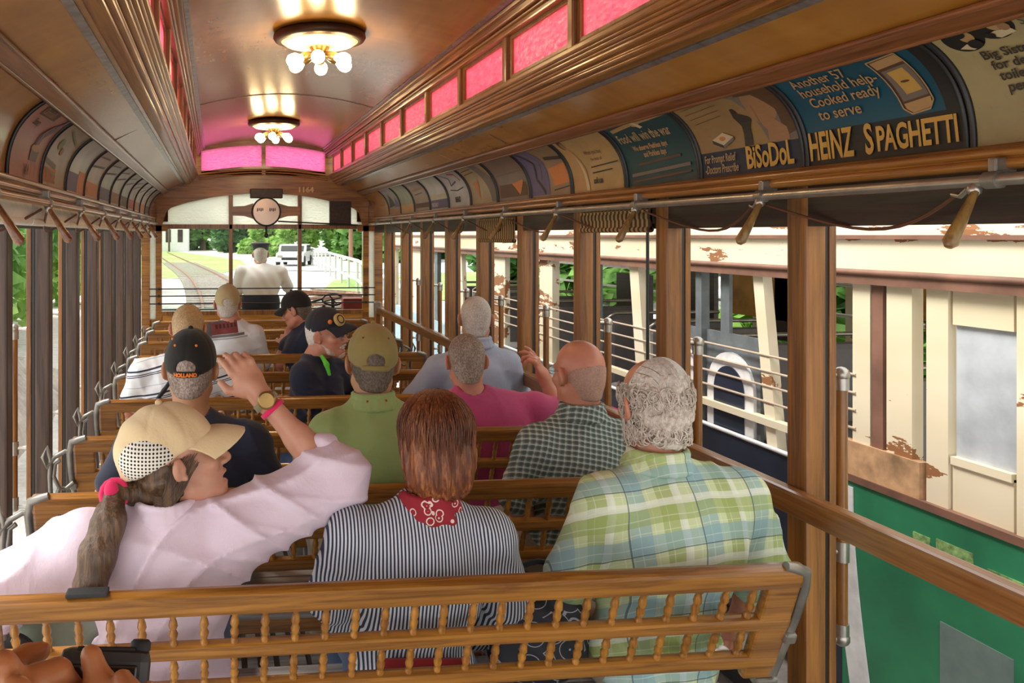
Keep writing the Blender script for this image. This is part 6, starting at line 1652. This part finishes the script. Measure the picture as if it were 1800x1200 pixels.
# the other hand comes from below: thumb upright on the camera back
S.ell(hp(196, 1290, Z_-.02), (.034, .028, .034), .02); S.cap(hp(196, 1300, Z_-.02), hp(250, 1500, .50), .029, .034, .03)
S.cap(hp(182, 1262, Z_-.02), hp(176, 1205, Z_-.02), .0128, .0112, .010); S.cap(hp(176, 1205, Z_-.02), hp(160, 1152, Z_-.012), .0108, .0082, .005)
S.cap(hp(222, 1272, Z_-.03), hp(226, 1222, Z_-.04), .0110, .0102, .008); S.cap(hp(226, 1222, Z_-.04), hp(215, 1196, Z_-.03), .0098, .0080, .005)
S.cap(hp(248, 1276, Z_-.03), hp(264, 1236, Z_-.035), .0108, .0098, .008); S.cap(hp(264, 1236, Z_-.035), hp(262, 1216, Z_-.025), .0094, .008, .005)
S.cap(hp(150, 1285, Z_-.03), hp(132, 1240, Z_-.04), .0108, .0100, .008); S.cap(hp(132, 1240, Z_-.04), hp(126, 1226, Z_-.03), .0095, .0085, .005)
S.cap(hp(270, 1290, Z_-.02), hp(290, 1262, Z_-.02), .0100, .0092, .008); S.cap(hp(290, 1262, Z_-.02), hp(284, 1246, Z_-.012), .0088, .0075, .005)
pR = S.mesh(.0032)
# forearms leave the frame downward and join a torso beside the camera
S = Sdf(); tb = V3((-.22, .12, 1.02))
S.cap(hp(-60, 1470, .50), (-.34, .05, 1.05), .034, .045, .03); S.cap((-.34, .05, 1.05), (-.36, -.22, 1.30), .045, .055, .03)
S.cap(hp(250, 1490, .50), (.02, -.02, 1.02), .034, .045, .03); S.cap((.02, -.02, 1.02), (-.02, -.28, 1.28), .045, .055, .03)
S.ell((-.18, -.30, 1.12), (.19, .12, .26), .05); S.ell((-.18, -.30, .92), (.18, .13, .2), .05)
for sx in (-1, 1): S.cap((-.18+sx*.09, -.30, .9), (-.18+sx*.09, -.30, .10), .085, .05, .03)
Hd = Sdf(); fr = Fr((-.19, -.27, 1.60), rot(0, -14, 0)); head(Hd, fr); neck(Hd, fr, V3((-.18, -.31, 1.40)))
root = soft('person', [pL, pR, S.mesh(.012), Hd.mesh(.007)], M['skin_warm'], None, (-.18, -.30, 0))
tag(root, 'person holding up a small black camera in both hands at the lower left corner', 'person')
S = Sdf(); S.ell((-.18, -.30, 1.12), (.205, .135, .27), .05); S.ell((-.18, -.30, .95), (.20, .145, .2), .05)
S.cap((-.30, .0, 1.07), (-.34, -.22, 1.30), .058, .07, .03); S.cap((.02, -.06, 1.05), (-.02, -.28, 1.28), .058, .07, .03); soft('shirt', [S.mesh(.014)], M['dark_grey'], root)
hairshell(fr, root, M['stubble_b'], .006, -.07, .05, None, .007)
S = Sdf()
for sx in (-1, 1): S.cap((-.18+sx*.09, -.30, .95), (-.18+sx*.09, -.30, .08), .10, .065, .03)
soft('trousers', [S.mesh(.014)], M['jeans'], root)
cA = Vector(hp(182, 1196, .68)); Rc_ = Matrix.Rotation(.05, 3, 'Z') @ Matrix.Rotation(.10, 3, 'Y') @ Matrix.Rotation(-.35, 3, 'X')
t = thing('compact_camera', 'small black camera held in two hands at the lower left corner', 'camera', cA)
m = MB(); m.bbox(cA, (.070, .028, .046), .008, Rc_); put('body', m, plain('black_camera_plastic', (.022, .02, .02), .45, 0, .2), t)
m = MB(); m.bbox(cA+Rc_ @ Vector((.0, -.0155, -.004)), (.05, .004, .034), .002, Rc_); put('screen', m, plain('dark_screen', (.015, .012, .012), .12), t)
m = MB(); m.tube([cA+Rc_ @ Vector((-.022, -.006, .0225)), cA+Rc_ @ Vector((.022, -.006, .023))], .0022, 8); put('top_ridge', m, M['rubber'], t)
m = MB(); m.lathe([(.008, 0), (.008, .006), (.006, .008), (.0, .008)], cA+Rc_ @ Vector((.026, 0, .022)), Rc_, 14); put('shutter_button', m, M['rubber'], t)

# ------------------------------------------------------------------ bags and small things on the nearest bench
S = Sdf(); q = V3((at(945, 1130, 2.30)[0], 2.30, .60)); S.ell(q-V3((0, 0, .03)), (.15, .085, .12), .03); S.ell(q+V3((.02, 0, .06)), (.13, .06, .07), .05)
tb_ = NT('black_bag_print'); wv = tb_.node('ShaderNodeTexVoronoi', feature='F1'); tb_.l.new(tb_.coord(), wv.inputs['Vector']); wv.inputs['Scale'].default_value = 15
ring = tb_.math('LESS_THAN', tb_.math('ABSOLUTE', tb_.math('SUBTRACT', tb_.math('FRACT', tb_.math('MULTIPLY', wv.outputs['Distance'], 3.2)), .5)), .055)
M['bag'] = tb_.fin(tb_.mix(ring, (.012, .013, .02, 1), (.33, .33, .38)), .6)
o = soft('handbag', [S.mesh(.008, waves(.004, [((40, 30, 50), 1)]))], M['bag'], None, q); tag(o, 'black handbag with pale ring pattern on the nearest seat beside the plaid shirt', 'handbag')
m = MB(); m.tube([tuple(q+V3((.09*math.cos(PI*i/12), .0, .09+.10*math.sin(PI*i/12)))) for i in range(13)], .008, 8); put('handle', m, M['black_cloth'], o)
q = V3((at(98, 1135, 2.34)[0], 2.36, .58)); S = Sdf(); S.ell(q, (.12, .08, .16), .03); S.ell(q-V3((0, 0, .06)), (.14, .09, .10), .04)
o = soft('canvas_bag', [S.mesh(.009, waves(.004, [((30, 20, 40), 1)]))], cloth('grey_green_canvas', hexc('7d8874')), None, q); tag(o, 'grey-green canvas bag on the nearest seat at the far left', 'bag')
q = V3((at(48, 1138, 2.26)[0]-.02, 2.22, .60)); S = Sdf(); S.ell(q, (.065, .05, .09), .03); S.ell(q-V3((0, 0, .06)), (.08, .05, .08), .03)
o = soft('black_bag', [S.mesh(.007, waves(.005, [((60, 50, 70), 1)]))], M['rubber'], None, q); tag(o, 'shiny black bag behind the spindles at the left end of the nearest bench', 'bag')
a = at(115, 1057, BY[0]-.015); c = at(190, 1054, BY[0]-.015); m = MB(); m.bbox(((a[0]+c[0])/2, BY[0]-.004, .898), (c[0]-a[0], .04, .010), .004)
tag(put('rubber_strip', m, M['rubber'], None, ((a[0]+c[0])/2, BY[0], .89)), 'short black rubber strip on top of the nearest bench rail', 'strip')
S = Sdf(); q = V3(at(1268, 1152, 2.075)); S.ell(q, (.022, .010, .024), .01); S.ell(q+V3((-.02, 0, .012)), (.014, .008, .012), .01)
o = soft('paper_tissue', [S.mesh(.004, waves(.004, [((150, 90, 120), 1)]))], M['white_shirt'], None, q); tag(o, 'crumpled white tissue poking from the khaki back pocket', 'tissue')
